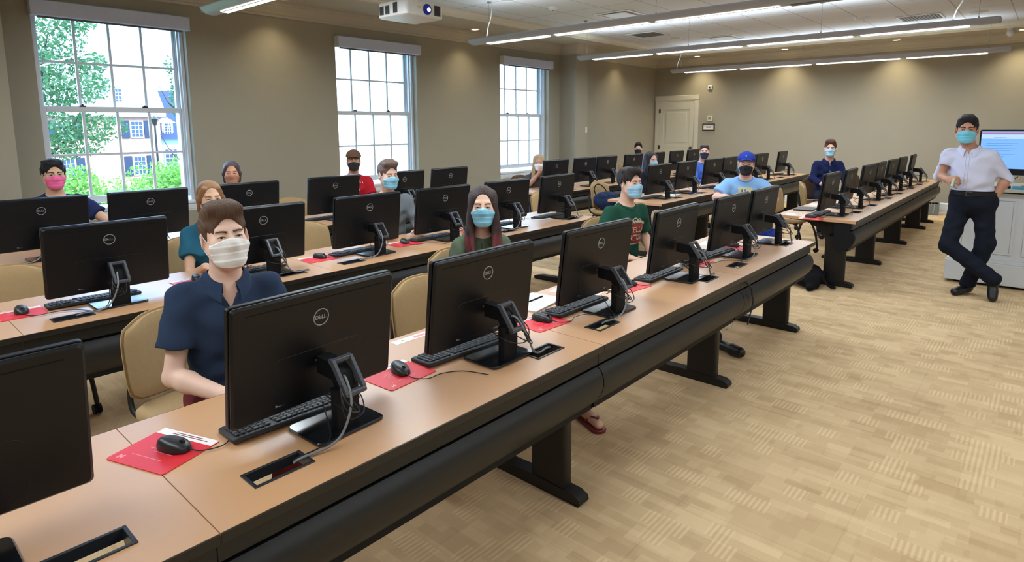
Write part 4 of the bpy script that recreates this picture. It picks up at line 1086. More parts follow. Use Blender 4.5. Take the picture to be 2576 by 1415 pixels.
    for q in (-1, 1): sphere_parts(Mh, (q*.031, .0738, .001), .0121, 'eye', body, im)
    hm = hair_mat('%d_%d_%d' % hair[1], hair[1])
    for q in (-1, 1):
        m = MB(); m.M = Mh; pp = []
        for i in range(7):
            u = i/6; x = .012+.037*u; z = .0195+.0045*math.sin(u*2.6)-.001*asian
            y0 = .06
            yy = np.linspace(.055, .11, 56); d = hd.ev(np.array([[q*x, y, z] for y in yy], f32)); k_ = np.argmax(d > 0); pp.append((q*x, yy[k_]+.0002, z))
        m.tube([(x, y, z-.0006) for x, y, z in pp], [.0046-.0018*fem, .0018], 6); m.build('eyebrow', hm, body, True)
        if res < 3:
            m = MB(); m.M = Mh; pp = []
            for i in range(9):
                u = i/8*2-1; x = .031+.0135*u; z = .0002+.0036*(1-u*u); yy = np.linspace(.07, .10, 40)
                d = hd.ev(np.array([[q*x, y, z+.001] for y in yy], f32)); k_ = np.argmax(d > 0); pp.append((q*x, yy[k_]-.0004, z))
            m.tube(pp, .0011, 5); m.build('eyelashes', mat('lash_dark', (34, 26, 24)), body)
    # hair
    if hair[0] != 'none':
        hs = hair_sdf(hair[0], seed); S_ = SDF(); S_.head(hs, Mh); e = .37 if hair[0] == 'long' else .17
        c = np.array(H); lo_ = c-np.array([.16, .17, e]); hi_ = c+np.array([.16, .17, .175])
        Vh, Fh = surf(S_, lo_, hi_, max(hh, .0028) if hair[0] != 'long' else max(hh, .0034), 0); ho = np_mesh('hair', [(Vh, Fh)], hm, body)
        if len(hair) > 2:      # coloured tips, as in dyed hair
            me = ho.data; me.materials.append(hair_mat('%d_%d_%d' % hair[2], hair[2])); z = np.array([p.center.z for p in me.polygons]); zt_ = hz-.165
            r_ = np.array([.012*math.sin(p.center.x*420)+.008*math.sin(p.center.x*1150+p.center.y*500) for p in me.polygons])
            me.polygons.foreach_set('material_index', ((z+r_) < zt_).astype(int).tolist())
    # mask
    if mask:
        K = SDF(); o = .0045
        K.ell((0, .030, -.045), (.060+o, .070+o, .085), k=.03); K.ell((0, .042, -.078), (.044+o, .050+o, .046), k=.03); K.cap((0, .082, .010), (0, .099, -.028), .0105+o, .0165+o, k=.03); K.cap((-.012, .070, -.1), (.012, .070, -.1), .020+o, k=.03)
        for q in (-1, 1): K.ell((q*.042, .060, -.030), (.024+o, .020+o, .028), k=.025)
        kb = SDF(); kb.ops = K.ops[:]; surg = mask[1] == 'surgical'
        top = -.003 if surg else -.006
        def g(p):
            D = kb.ev(p); x, y, z = p[..., 0], p[..., 1], p[..., 2]
            if surg: ph_ = ((z+.004)/.027) % 1; D = D-.0024*np.minimum(ph_, (1-ph_)*5)
            zt2 = top-.16*np.abs(x)-2.4*x*x; zb_ = -.118+.9*x*x*3
            D = np.maximum(D, z-zt2); D = np.maximum(D, zb_-z); D = np.maximum(D, (.018 if surg else .006)-y+.25*np.maximum(0, -.06-z)); 
            return D
        KK = SDF(); KK.fn(g, (-.09, .0, -.14), (.09, .14, .03), .002); S_ = SDF(); S_.head(KK, Mh)
        c = np.array(Mh @ Vector((0, .06, -.05))); Vm, Fm = surf(S_, c-.125, c+.125, min(hh, .0036) if res < 3 else .005, 0)
        mm = mat('mask_%d_%d_%d' % mask[0], mask[0], rough=.75, noise=(60, .04), bump=(260, .1)); mo = np_mesh('face_mask', [(Vm, Fm)], mm, body)
        for q in (-1, 1):
            m = MB(); m.M = Mh
            m.tube([(q*.063, .034, -.016), (q*.074, .018, -.006), (q*.079, .0, .012), (q*.082, -.022, .016), (q*.081, -.028, .0), (q*.080, -.02, -.026), (q*.074, .006, -.055), (q*.064, .026, -.078)], .0014, 6, smooth=4)
            m.build('ear_loop', mat('ear_loop_white', (226, 226, 224)) if surg else mm, mo, True)
    # clothes
    rs = random.Random(seed+5); ph = [rs.uniform(0, 6) for _ in range(6)]
    def wr(p, amp=.0035):
        x, y, z = p[..., 0], p[..., 1], p[..., 2]
        return amp*(np.sin(x*31+z*38+ph[0]+2*np.sin(z*17+ph[1]))+.7*np.sin(z*55-x*24+y*30+ph[2])+.5*np.sin(y*47+z*21+ph[3]))
    if shirt:
        S = SDF(); o = .014; torso(S, o, .05); body_ops = S.ops; armf = []
        for key in 'lr':
            S = SDF()
            a, e, w = A[key]; q = -1 if key == 'l' else 1; L = sleeve
            S.ell(a+Vector((0, 0, -.028)), (ar[0]*1.1+o, ar[0]*1.15+o, ar[0]*1.35+o), k=.04)
            if L <= 1: S.cap(a, a.lerp(e, L), ar[0]+o+.004, ar[0]+o+.004+.010*(L < 1), k=.025)
            else:
                S.cap(a, e, ar[0]+o+.002, ar[1]+o, k=.03); S.cap(e, e.lerp(w, L-1), ar[1]+o, ar[2]+o+.004, k=.02)
            armf.append(S)
        sb = SDF(); sb.ops = body_ops; base = body_ops+armf[0].ops+armf[1].ops; bl = np.min([x[1] for x in base], 0); bh = np.max([x[2] for x in base], 0)
        cuts = []
        for key in 'lr':
            a, e, w = A[key]
            p0, p1 = (a, e) if sleeve <= 1 else (e, w); L = sleeve if sleeve <= 1 else sleeve-1
            c = p0.lerp(p1, L); d = (p1-p0).normalized(); cuts.append((np.array(c, f32), np.array(d, f32)))
        nh = np.array(NK+Vector((0, .012, .045)), f32)
        hem = PV.z-.085 if pose == 'sit' else J.get('hem', PV.z+.04)
        vz = NK.z-(.105 if collar == 'polo' else .055)
        def g(p):
            D = sb.ev(p)
            for af, (c, d) in zip(armf, cuts):
                q = p-c; t = q@d; rad = np.sqrt(np.maximum((q**2).sum(-1)-t*t, 0)); da = af.ev(p); D = SDF.comb(D, np.where(rad < .12, np.maximum(da, t), da), .035, False)
            D = D+wr(p)
            if collar in ('polo', 'shirt'):
                hw = (.034 if collar == 'polo' else .022)*np.clip((p[..., 2]-vz)/.075, -1, 1.3)-np.abs(p[..., 0]-NK.x)
                D = np.maximum(D, np.minimum(hw, (p[..., 1]-NK.y)*.5))
            D = np.maximum(D, hem-p[..., 2])
            q = p-nh; e = np.sqrt((q[..., 0]/.075)**2+((q[..., 1]+.0)/.088)**2+(q[..., 2]/.062)**2)-1
            return np.maximum(D, -e*.06)
        G = SDF(); G.fn(g, bl, bh, .003)
        Vs, Fs = surf(G, bl-.03, bh+.03, h, 1)
        so_ = np_mesh('shirt', [(Vs, Fs)], cloth_mat('%d_%d_%d' % shirt, shirt), body)
        body['_shirt'] = so_.name
        # neckband
        m = MB(); pts_ = []
        for i in range(24):
            a = 2*PI*i/24; v = Vector((.071*math.cos(a), .078*math.sin(a)+.010, 0)); 
            z = .006-.030*max(0, math.sin(a))+.012*max(0, -math.sin(a)); pts_.append(NK+v+Vector((0, 0, z)))
        if collar is None: pass
        elif collar == 'polo' or collar == 'shirt':
            n = 40; vs = []
            for i in range(n+1):
                a = R(90+20)+R(360-40)*i/n; ct = 1-abs(i/n*2-1); fr_ = abs(i/n*2-1)**5
                r0 = nr+.010; c_, s_ = math.cos(a), math.sin(a)
                zb2 = .005-.045*max(0, s_)
                base_ = Vector((c_*(r0+.012), s_*(r0+.016)+.008, zb2)); top_ = Vector((c_*(r0+.002), s_*(r0+.004)+.003, zb2+.040)); out_ = Vector((c_*(r0+.028+.016*fr_), s_*(r0+.028+.012*fr_)+.010, zb2-.004-.030*fr_))
                mid_ = (top_+out_)*.5+Vector((c_*.006, s_*.006, .010)); vs += [tuple(NK+base_), tuple(NK+top_), tuple(NK+mid_), tuple(NK+out_), tuple(NK+out_*.97+Vector((0, 0, -.002)))]
            m.add(vs, [(5*i+j, 5*i+j+1, 5*i+6+j, 5*i+5+j) for i in range(n) for j in range(4)]); m.build('collar', cloth_mat('%d_%d_%d' % shirt, shirt), so_, True)
            bv = BVHTree.FromPolygons(Vs.tolist(), Fs.tolist())
            m = MB()
            def hit(x, z):
                r_ = bv.ray_cast(Vector((x, 1.0, z)), Vector((0, -1, 0))); return r_[0].y if r_[0] else None
            for dz in ((-.085, -.125) if collar == 'polo' else (-.06, -.15, -.24, -.33)):
                y = hit(NK.x, NK.z+dz)
                if y: m.cyl((NK.x, y-.001, NK.z+dz), .0052, .003, 'y', 12)
            m.build('button', mat('button_pale', (196, 192, 184), rough=.3), so_)
            m = MB()
            zs = [NK.z-.055-.012*i for i in range(8 if collar == 'polo' else 26)]
            for s_ in (-1, 1):
                pp = [(NK.x+s_*.013, hit(NK.x+s_*.013, z)+.0006, z) for z in zs if hit(NK.x+s_*.013, z)]
                if len(pp) > 2: m.tube(pp, .0014, 5)
            m.build('placket_seam', cloth_mat('%d_%d_%d' % tuple(max(0, int(c*.8)) for c in shirt), tuple(max(0, int(c*.8)) for c in shirt)), so_, True)
        elif collar == 'crew':
            bv = BVHTree.FromPolygons(Vs.tolist(), Fs.tolist()); pp = []
            for i in range(30):
                a = 2*PI*i/30; v = Vector((.074*math.cos(a), .086*math.sin(a)+.012, .004-.024*max(0, math.sin(a)))); nn = bv.find_nearest(NK+v); pp.append(nn[0])
            m.tube(pp, .0055, 6, closed=True); m.build('neckband', cloth_mat('%d_%d_%d' % tuple(max(0, int(c*.85)) for c in shirt), tuple(max(0, int(c*.85)) for c in shirt)), so_, True)
        if hoody:
            Hd = SDF(); n_ = 14
            for i in range(n_):
                a0 = R(148+244*i/n_); a1 = R(148+244*(i+1)/n_)
                f_ = lambda a: NK+Vector((.088*math.cos(a), .085*math.sin(a)-.012, -.012+.022*max(0, -math.sin(a))))
                Hd.cap(f_(a0), f_(a1), .024, .024, k=.03)
            Hd.cap(NK+Vector((0, -.10, -.0)), NK+Vector((0, -.12, -.09)), .05, .03, k=.05)
            c = np.array(NK); Vd, Fd = surf(Hd, c-.2, c+.2, h, 1); np_mesh('hood', [(Vd, Fd)], cloth_mat('%d_%d_%d' % shirt, shirt), so_)
            m = MB()
            for q in (-1, 1): m.tube([NK+Vector((q*.022, .095, -.03)), NK+Vector((q*.026, .125, -.09)), NK+Vector((q*.020, .135, -.17))], .003, 6, smooth=4)
            m.build('drawstring', cloth_mat('dark_string', (52, 56, 44)), so_, True)
    if trousers:
        T = SDF(); o = .012 if pose == 'sit' else .019
        if pose != 'sit': torso(T, o-.001, .05)
        T.ell(PV+Vector((0, 0, -.015)), (.172+o, .128+o, .125+o), k=.05)
        short = isinstance(trousers[0], str)
        tc_ = trousers[1] if short else trousers
        for i in (0, 1):
            T.cap(HL[i], KN[i] if not short else HL[i].lerp(KN[i], .93), (.084 if pose == 'sit' else .074)+o, (.060 if pose == 'sit' else .053)+o*1.2, k=.04)
            if not short: T.cap(KN[i], AN[i]+Vector((0, 0, .01)), .060+o, .042+o*1.3, k=.03)
        base = T.ops[:]; tb = SDF(); tb.ops = base; bl = np.min([x[1] for x in base], 0); bh = np.max([x[2] for x in base], 0)
        wz = J.get('waist', PV.z+.06 if pose == 'sit' else PV.z+.085)
        def g2(p): return np.maximum(np.maximum(tb.ev(p)+wr(p, .003), p[..., 2]-wz), .075-p[..., 2] if not short else -1+0*p[..., 2])
        G = SDF(); G.fn(g2, bl, bh, .003); Vt, Ft = surf(G, bl-.03, bh+.03, h, 1)
        np_mesh('trousers' if not short else 'shorts', [(Vt, Ft)], cloth_mat('%d_%d_%d' % tc_, tc_), body)
    if shoes:
        sm = mat('shoe_%d_%d_%d' % shoes, shoes, rough=.4)
        for i in (0, 1):
            K = SDF(); a = AN[i]+Vector((0, -.03, -.035)); t = TO[i]; d = (t-a).normalized(); up = J.get('foot_up_'+'lr'[i], None)
            if footwear == 'sandal':
                m = MB(); q = Vector((d.x, d.y, 0)).normalized(); ang = math.degrees(math.atan2(-q.x, q.y)); c = (a+t)/2; m.M = rotm('Z', ang, (c.x, c.y, 0)); m.rrect(.09, .27, .042, .0, .02, ch=.004); m.build('sandal_sole', sm, body)
                m = MB(); m.tube([t+Vector((-.045, -.09, -.02)), t+Vector((-.02, -.05, .022)), t+Vector((0, -.01, .03)), t+Vector((.02, -.05, .022)), t+Vector((.045, -.09, -.02))], .006, 6, smooth=4); m.build('sandal_strap', sm, body); continue
            K.cap(a, t+d*.0, .042, .034, k=.03); K.cap(t-d*.06, t+d*.01, .042, .034, k=.02); K.cap(AN[i]+Vector((0, -.005, -.02)), a, .045, .042, k=.03)
            c = np.array((a+t)/2); Vk, Fk = surf(K, c-.24, c+.24, max(h, .007), 1)
            if up is None: Vk[:, 2] = np.maximum(Vk[:, 2], .003)
            np_mesh('shoe', [(Vk, Fk)], sm, body)
    body['_nk'] = tuple(NK); 
    return body, Mh, A, dict(NK=NK, PV=PV, SL=SL, SR=SR, KN=KN, AN=AN)
def strip_tmp():
    for o in bpy.data.objects:
        for k in ('_nk', '_shirt'):
            if k in o: del o[k]
def on_shirt(body, build, name, mats, off=.002):
    """press flat artwork (drawn in x,z around the chest) onto the shirt front"""
    sh = [c for c in body.children if c.name.startswith('shirt')][0]; me = sh.data
    bv = BVHTree.FromPolygons([v.co for v in me.vertices], [tuple(p.vertices) for p in me.polygons])
    m = MB(); lay = build(m); out = []
    for (x, l, z) in m.v:
        r_ = bv.ray_cast(Vector((x, 1.2, z)), Vector((0, -1, 0))); y = r_[0].y if r_[0] else 0
        out.append((x, y+off+l, z))
    m.v = out; return m.build(name, mats, sh)
def grid_patch(m, x0, x1, z0, z1, n=14, layer=0, inside=None):
    vs = [(x0+(x1-x0)*i/n, layer, z0+(z1-z0)*j/n) for j in range(n+1) for i in range(n+1)]
    fs = [(j*(n+1)+i, j*(n+1)+i+1, (j+1)*(n+1)+i+1, (j+1)*(n+1)+i) for j in range(n) for i in range(n)]
    if inside: fs = [f for f in fs if inside(sum(vs[k][0] for k in f)/4, sum(vs[k][2] for k in f)/4)]
    m.add(vs, fs)
def chest_text(m, body, size, x, z, layer=.001, rot=0, **k):
    v, f = text_mesh(body, size, ext=0, **k); a = R(rot)
    # seen from the front the wearer's local +x runs right-to-left
    m.add([(x-(p[0]*math.cos(a)-p[1]*math.sin(a)), layer, z+p[0]*math.sin(a)+p[1]*math.cos(a)) for p in v], f)
# ------------------------------------------------------------------ the people
CHAIRS = []
def seat(hx, hy, rz, label, up='tan', dy=.02): chair(hx, hy+dy, rz, label, up)
SURG = (138, 200, 226)
# man in the navy polo
b1, *_ = person('man in a navy polo shirt and white mask seated behind the nearest whole monitor', 1.06, 2.52, 1.252, (236, 196, 174), facing=-104, look=(.62, -.2, 1.62), pitch=3, roll=2, sc=1.05, hair=('quiff', (98, 74, 56)), shirt=(46, 60, 84),
    trousers=(120, 50, 56), mask=((240, 236, 230), 'surgical'), res=1, collar='polo', sleeve=.62, iris=(62, 58, 50), arms={'r': ((.225, .055, .70), (.07, .27, .66)), 'l': ((-.235, .06, .70), (-.06, .28, .655))}, seed=2, neck=.058)
chair(1.03, 2.74, 10, 'tan upholstered chair under the man in the navy polo')
# woman in teal
person('woman in a teal top and grey mask behind the man in the navy polo', 1.80, 4.47, 1.19, (222, 176, 146), facing=-100, look=(1.0, 0, 1.5), fem=1, hair=('back', (158, 116, 78)), shirt=(44, 100, 124), trousers=(58, 96, 124), mask=((96, 100, 104), 'cloth'), res=2, sleeve=.55, seed=3, iris=(80, 96, 90))
chair(1.78, 4.60, 4, 'tan upholstered chair under the woman in the teal top')
# pink mask
bp, Mhp, *_ = person('person in a dark T-shirt, glasses and a bright pink mask', 1.29, 6.36, 1.30, (214, 170, 140), facing=-100, look=(.9, 0, 1.62), hair=('messy', (28, 28, 36)), shirt=(36, 44, 84), trousers=(40, 42, 52), mask=((240, 106, 158), 'surgical'), res=2, asian=1, collar='crew', sleeve=.6, seed=4,
    arms={'l': ((-.36, .16, .86), (-.42, .40, .79)), 'r': ((.25, .16, .80), (.10, .40, .79))})
m = MB(); m.M = Mhp
for q in (-1, 1): m.tube([(q*.033+.019*math.cos(a), .101, .001+.015*math.sin(a)) for a in [2*PI*i/16 for i in range(16)]], .0011, 5, closed=True); m.tube([(q*.052, .100, .005), (q*.078, .06, .008), (q*.084, 0, .006)], .0011, 5)
m.tube([(-.014, .101, .004), (.014, .101, .004)], .0011, 5); m.build('glasses', mat('frame_clear', (180, 176, 168), rough=.2), bp)
chair(1.32, 6.48, 0, 'tan upholstered chair under the person in the pink mask')
# woman with blue tinted hair
person('woman with hair tied back and tan mask showing above a monitor', 2.82, 6.42, 1.215, (200, 142, 112), facing=-105, fem=1, hair=('back', (86, 74, 80)), shirt=(60, 60, 70), trousers=(40, 42, 52), mask=((172, 118, 94), 'cloth'), res=2, sleeve=.5, seed=5, iris=(54, 60, 60))
chair(2.86, 6.54, 0, 'tan upholstered chair under the woman in the tan mask')
# red T-shirt
b5, M5, *_ = person('man in a red lettered T-shirt, brown cap and black mask', 4.30, 6.40, 1.275, (206, 158, 132), facing=-112, hair=('under_cap', (96, 74, 52)), shirt=(186, 34, 46), trousers=(40, 42, 52), mask=((34, 34, 38), 'cloth'), res=2, collar='crew', sleeve=.6, seed=6)
def cap_mesh(Mh, body, rgb, back=False, name='baseball_cap', logo=None):
    S = SDF(); S.ell((0, -.018, .055), (.092, .110, .088), k=.01)
    def g(p):
        d = S.ev(p); z = p[..., 2]; zt_ = .048+.10*(p[..., 1] if not back else -p[..., 1]*.2); return np.maximum(d, zt_*.6+.018-z)
    G = SDF(); G.fn(g, (-.11, -.14, -.04), (.11, .11, .16), .002)
    q = 1 if not back else -1
    def br(p):
        x, y, z = p[..., 0], (p[..., 1]-.075*q)*q if not back else (-p[..., 1]-.085), p[..., 2]
        e = np.sqrt((x/.076)**2+(y/.078)**2)-1; return np.maximum(e*.07, np.abs(z-(.062 if not back else .045)+x*x*5.5+y*.10)-.003)
    G.fn(br, (-.09, -.2, -.0), (.09, .2, .1), .004)
    T = SDF(); T.head(G, Mh); c = np.array(Mh @ Vector((0, .02, .06))); V_, F_ = surf(T, c-.2, c+.2, .0048, 0)
    o = np_mesh(name, [(V_, F_)], cloth_mat('%d_%d_%d' % rgb, rgb), body)
    m = MB(); m.M = Mh; m.sphere((0, -.018, .144), .008, 10, (1, 1, .5)); m.build('cap_button', cloth_mat('%d_%d_%d' % rgb, rgb), o)
    return o
cap_mesh(M5, b5, (112, 82, 66))
def miami(m):
    n = 5
    for i, ch in enumerate('MIAMI'):
        a = R(30-15*i); chest_text(m, ch, .052, -.30*math.sin(-a)*.62, .965+ .06*math.cos(a)*1.3-.02, .001, -math.degrees(a)*.9, bold=.001)
    for r_ in (.052, .045): pass
    vs = []; fs = []
    for i in range(40):
        a = 2*PI*i/40
        for r_ in (.050, .045): vs.append((r_*math.cos(a), .001, .93+r_*math.sin(a)*.9))
    m.add(vs, [(2*i, 2*i+1, (2*i+3) % 80, (2*i+2) % 80) for i in range(40)])
    chest_text(m, '18', .03, 0.014, .945, .001); chest_text(m, '09', .03, -.014, .915, .001)
on_shirt(b5, miami, 'shirt_print', M_padw)
chair(4.34, 6.52, 0, 'tan upholstered chair under the man in the red T-shirt')
# grey shirt
person('man in a grey shirt and light blue mask in the middle row', 3.36, 4.47, 1.262, (222, 180, 158), facing=-116, look=(2.6, 0, 1.3), hair=('quiff', (112, 92, 80)), shirt=(118, 126, 132), trousers=(50, 54, 64), mask=(SURG, 'surgical'), res=2, collar='crew', sleeve=1.25, seed=8, pitch=-4,
    arms={'l': ((-.26, .08, .80), (-.20, .33, .79)), 'r': ((.25, .10, .80), (.12, .38, .79))})
chair(3.42, 4.60, -5, 'tan upholstered chair under the man in the grey shirt')
# olive hoodie
bo, *_ = person('woman with long dark hair with red tips in an olive hoodie and blue mask', 2.68, 2.62, 1.20, (226, 184, 160), facing=-122, fem=1, hair=('long', (58, 42, 38), (118, 54, 58)), shirt=(86, 98, 78), trousers=(40, 44, 58), mask=(SURG, 'surgical'), res=1, hoody=True, sleeve=1.85, seed=9, iris=(80, 60, 44), footwear='sandal', shoes=(120, 40, 44),
    joints={'ankle_l': (-.46, .60, .09), 'toe_l': (-.48, .76, .04), 'ankle_r': (-.03, .62, .09), 'toe_r': (-.02, .78, .04), 'knee_l': (-.28, .36, .50), 'knee_r': (.04, .42, .50)})
chair(2.74, 2.74, -10, 'tan upholstered chair under the woman in the olive hoodie')
# green T-shirt
bg, Mg, Ag, Dg = person('man in a green lettered T-shirt and pale blue mask in the front row', 4.44, 2.62, 1.215, (226, 182, 156), facing=-106, look=(3.3, -1.2, 1.62), hair=('messy', (46, 36, 32)), shirt=(38, 82, 66), trousers=(40, 44, 56), mask=((160, 206, 234), 'surgical'), res=1, collar='crew', sleeve=.8, seed=10, iris=(60, 44, 32),
    arms={'l': ((-.24, -.02, .76), (-.16, .16, .62)), 'r': ((.24, .0, .76), (.12, .18, .62))},
    joints={'ankle_l': (-.14, .86, .09), 'toe_l': (-.15, 1.08, .045), 'knee_l': (-.13, .46, .50)}, shoes=(16, 16, 18))
nk = Dg['NK']
def stella(m):
    z0 = nk.z-.225; XO = -.018
    m.cur = 0
    def shp(x, z): u = abs(x-XO)/.135; v = (z-z0)/.088; return u < 1 and -1+.12*u*u < v < 1.0-.35*u*u+.08*math.cos(x*60)
    grid_patch(m, XO-.14, XO+.14, z0-.1, z0+.1, 44, .001, shp)
    m.cur = 1
    for i in range(26):
        x = XO-.13+.26*i/25; zt2 = z0+.088*(1.0-.35*(abs(x-XO)/.135)**2)+.008+.006*math.sin(i*2.1); m.add([(x+dx, .0012, zt2+dz) for dx, dz in ((-.008, -.005), (.008, -.005), (.010, .008), (-.006, .010))], [(0, 1, 2, 3)])
    for i in range(22):
        x = XO-.12+.24*i/21; zb2 = z0-.088*(1-.12*(abs(x-XO)/.13)**2)-.005; m.add([(x+dx, .0012, zb2+dz) for dx, dz in ((-.006, -.003), (.006, -.003), (.006, .003), (-.006, .003))], [(0, 1, 2, 3)])
    for s_ in (-1, 0, 1):
        for i in range(14):
            a = PI*i/13; r_ = .022+.010*(s_ == 0); x = XO+s_*.05+r_*1.15*math.cos(a); z = z0+.092+r_*math.sin(a)*1.1
            m.add([(x+dx, .0012, z+dz) for dx, dz in ((-.004, -.004), (.004, -.004), (.004, .004), (-.004, .004))], [(0, 1, 2, 3)])
    chest_text(m, 'STELLA', .066, XO, z0+.028, .0022, bold=.0012); chest_text(m, 'ARTOIS', .070, XO, z0-.040, .0022, bold=.0012)
on_shirt(bg, stella, 'shirt_print', [mat('print_red', (150, 52, 46), rough=.8), mat('print_cream', (206, 200, 176), rough=.8)])
chair(4.50, 2.76, -18, 'tan upholstered chair under the man in the green T-shirt')
# blonde woman, elbows on the desk and hands in front of her mask
person('blonde woman in a grey top with folded hands held to her white mask', 7.42, 6.02, 1.115, (214, 160, 136), facing=-118, fem=1, hair=('long', (186, 158, 118)), shirt=(84, 80, 86), trousers=(40, 42, 52), mask=((240, 240, 240), 'surgical'), res=2, sleeve=.45, seed=11, lean=.20, pitch=-4,
    arms={'r': ((.17, .24, .79), (.035, .335, .985)), 'l': ((-.17, .26, .79), (-.03, .34, .975)), 'hand_r': dict(d=(-.28, .05, .95), n=(.7, .55, 0), side=1, curl=.8), 'hand_l': dict(d=(.28, .08, .95), n=(-.7, .55, 0), side=-1, curl=.8)}, hands=('l', 'r'), iris=(90, 110, 120))
chair(7.62, 6.36, -6, 'brown chair under the blonde woman below the farthest window', 'brown')
# man with black mask
person('man with dark hair, grey blue shirt and black mask behind a far rear row monitor', 11.16, 6.42, 1.205, (216, 176, 160), facing=-128, hair=('short', (40, 30, 28)), shirt=(112, 128, 156), trousers=(40, 42, 52), mask=((26, 24, 30), 'cloth'), res=3, collar='crew', sleeve=1.9, seed=12)
chair(11.2, 6.54, 0, 'tan upholstered chair under the man in the grey blue shirt')
# woman in black jacket
person('woman with long black hair, black jacket and light blue mask', 8.12, 4.45, 1.175, (216, 168, 152), facing=-106, look=(7.2, 2.4, 1.0), fem=1, asian=1, hair=('long', (36, 24, 30)), shirt=(34, 30, 42), trousers=(36, 36, 46), mask=(SURG, 'surgical'), res=3, sleeve=1.9, seed=13)
chair(8.16, 4.56, 0, 'tan upholstered chair under the woman in the black jacket')
# man in blue shirt
bb, *_ = person('man in a bright blue shirt with a dark navy mask over his chin', 9.97, 4.46, 1.238, (214, 170, 152), facing=-122, hair=('short', (84, 66, 60)), shirt=(72, 104, 186), trousers=(40, 42, 52), mask=((30, 38, 66), 'cloth'), res=3, collar='crew', sleeve=1.9, seed=14)
chair(10.02, 4.58, 0, 'tan upholstered chair under the man in the bright blue shirt')
# blue cap
bc, Mc, Ac, Dc = person('man in a blue cap, black mask and light blue T-shirt beside the aisle', 6.66, 2.50, 1.265, (226, 178, 160), facing=-156, hair=('under_cap', (120, 80, 60)), shirt=(134, 178, 226), trousers=('short', (34, 54, 128)), mask=((24, 22, 30), 'cloth'), res=2, collar='crew', sleeve=.72, seed=15, shoulders=.175,
    arms={'r': ((.30, .12, .90), (-.0, .29, .915)), 'l': ((-.30, .12, .90), (.0, .32, .875)), 'hand_r': dict(d=(-1, .05, 0), n=(0, .5, .8), side=1, curl=.3), 'hand_l': dict(d=(1, .05, 0), n=(0, .5, .8), side=-1, curl=.3)},
    joints={'neck': (0, .02, 1.105), 'knee_l': (-.34, .30, .52), 'ankle_l': (-.30, .22, .09), 'toe_l': (-.36, .36, .035)}, shoes=(190, 190, 192))
cap_mesh(Mc, bc, (44, 62, 150))
m = MB(); m.M = Mc; add_text(m, 'Y', .022, Matrix.Translation((.003, .0905, .088)) @ Matrix.Rotation(R(180), 4, 'Z') @ Matrix.Rotation(R(62), 4, 'X'), ext=.002); m.build('cap_emblem', M_padw, bc)
zc = Dc['NK'].z-.130
def uni(m):
    m.cur = 0; grid_patch(m, -.075, .075, zc-.05, zc+.045, 16, .001); m.cur = 1
    chest_text(m, 'Un', .066, 0, zc-.005, .0022, bold=.002)
on_shirt(bc, uni, 'shirt_print', [mat('patch_cream', (186, 184, 150), rough=.8), mat('patch_navy', (48, 66, 110), rough=.8)])
chair(6.80, 2.60, -58, 'tan upholstered chair under the man in the blue cap')
# navy shirt
person('man in a navy long sleeved shirt and pale blue mask in the front right row', 10.20, 2.56, 1.325, (220, 174, 156), facing=-152, hair=('quiff', (92, 56, 46)), shirt=(26, 34, 72), trousers=(30, 34, 50), mask=((160, 206, 226), 'surgical'), res=2, collar='shirt', sleeve=1.9, seed=16, shoulders=.15,
    arms={'r': ((.22, .06, .86), (.14, .30, .80)), 'l': ((-.22, .14, .84), (-.20, .42, .78))})
chair(10.34, 2.64, -40, 'dark brown chair under the man in the navy shirt', 'brown')
# lecturer
bl, Ml, Al, Dl = person('standing man in a pale lavender shirt and dark trousers leaning by the white lectern', 7.40, .655, 1.635, (186, 136, 112), facing=180, hair=('neat', (26, 20, 24)), shirt=(204, 206, 228), trousers=(26, 30, 42), mask=((112, 196, 220), 'surgical'), res=1, asian=1, collar='shirt', sleeve=1.08, seed=17, pose='stand', sc=1.08, shoulders=.160, belly=.02,
    joints={'head_off': (.10, .03), 'neck': (.065, .0, 1.445), 'pelvis': (.0, -.02, .955), 'hem': 1.005, 'waist': 1.05, 'hip_l': (-.085, -.01, .90), 'hip_r': (.095, .0, .90),
            'knee_r': (.155, .10, .50), 'ankle_r': (-.225, .10, .20), 'toe_r': (-.235, .145, .045), 'knee_l': (-.13, -.02, .53), 'ankle_l': (-.02, -.06, .09), 'toe_l': (.06, .09, .036), 'foot_up_r': 1},
    arms={'r': ((.285, -.02, 1.175), (.20, .20, 1.155), ), 'l': ((-.235, -.06, 1.165), (-.160, .0, .985)), 'hand_r': dict(d=(-.55, .5, .12), n=(.5, .6, .55), side=1, curl=.75), 'hand_l': dict(d=(.22, .06, -1), n=(-1, .3, 0), side=1, curl=.25)}, hands=('r',), shoes=(18, 18, 20))
# belt
pv = Dl['PV']; tr = [c for c in bl.children if c.name.startswith('trousers')][0]; bvt = BVHTree.FromPolygons([v.co for v in tr.data.vertices], [tuple(p.vertices) for p in tr.data.polygons])
m = MB(); ring_ = []
for i in range(48):
    a = 2*PI*i/48; d = Vector((math.cos(a), math.sin(a), 0)); h_ = bvt.ray_cast(Vector((pv.x, pv.y, 1.022))+d*.4, -d)[0]; ring_.append((h_ or Vector((pv.x, pv.y, 1.022))+d*.17)+d*.003)
vs = [];
for p_ in ring_:
    d = (p_-Vector((pv.x, pv.y, p_.z))).normalized(); vs += [tuple(p_+Vector((0, 0, -.017))), tuple(p_+Vector((0, 0, .017))), tuple(p_+d*.004+Vector((0, 0, .016))), tuple(p_+d*.004+Vector((0, 0, -.016)))]
m.add(vs, [(4*i+j, 4*i+(j+1) % 4, 4*((i+1) % 48)+(j+1) % 4, 4*((i+1) % 48)+j) for i in range(48) for j in range(4)]); belt = m.build('belt', mat('belt_leather', (20, 18, 20), rough=.35), bl, True)
fr_ = bvt.ray_cast(Vector((.03, .6, 1.022)), Vector((0, -1, 0)))[0]; y_ = fr_.y+.008
m = MB()
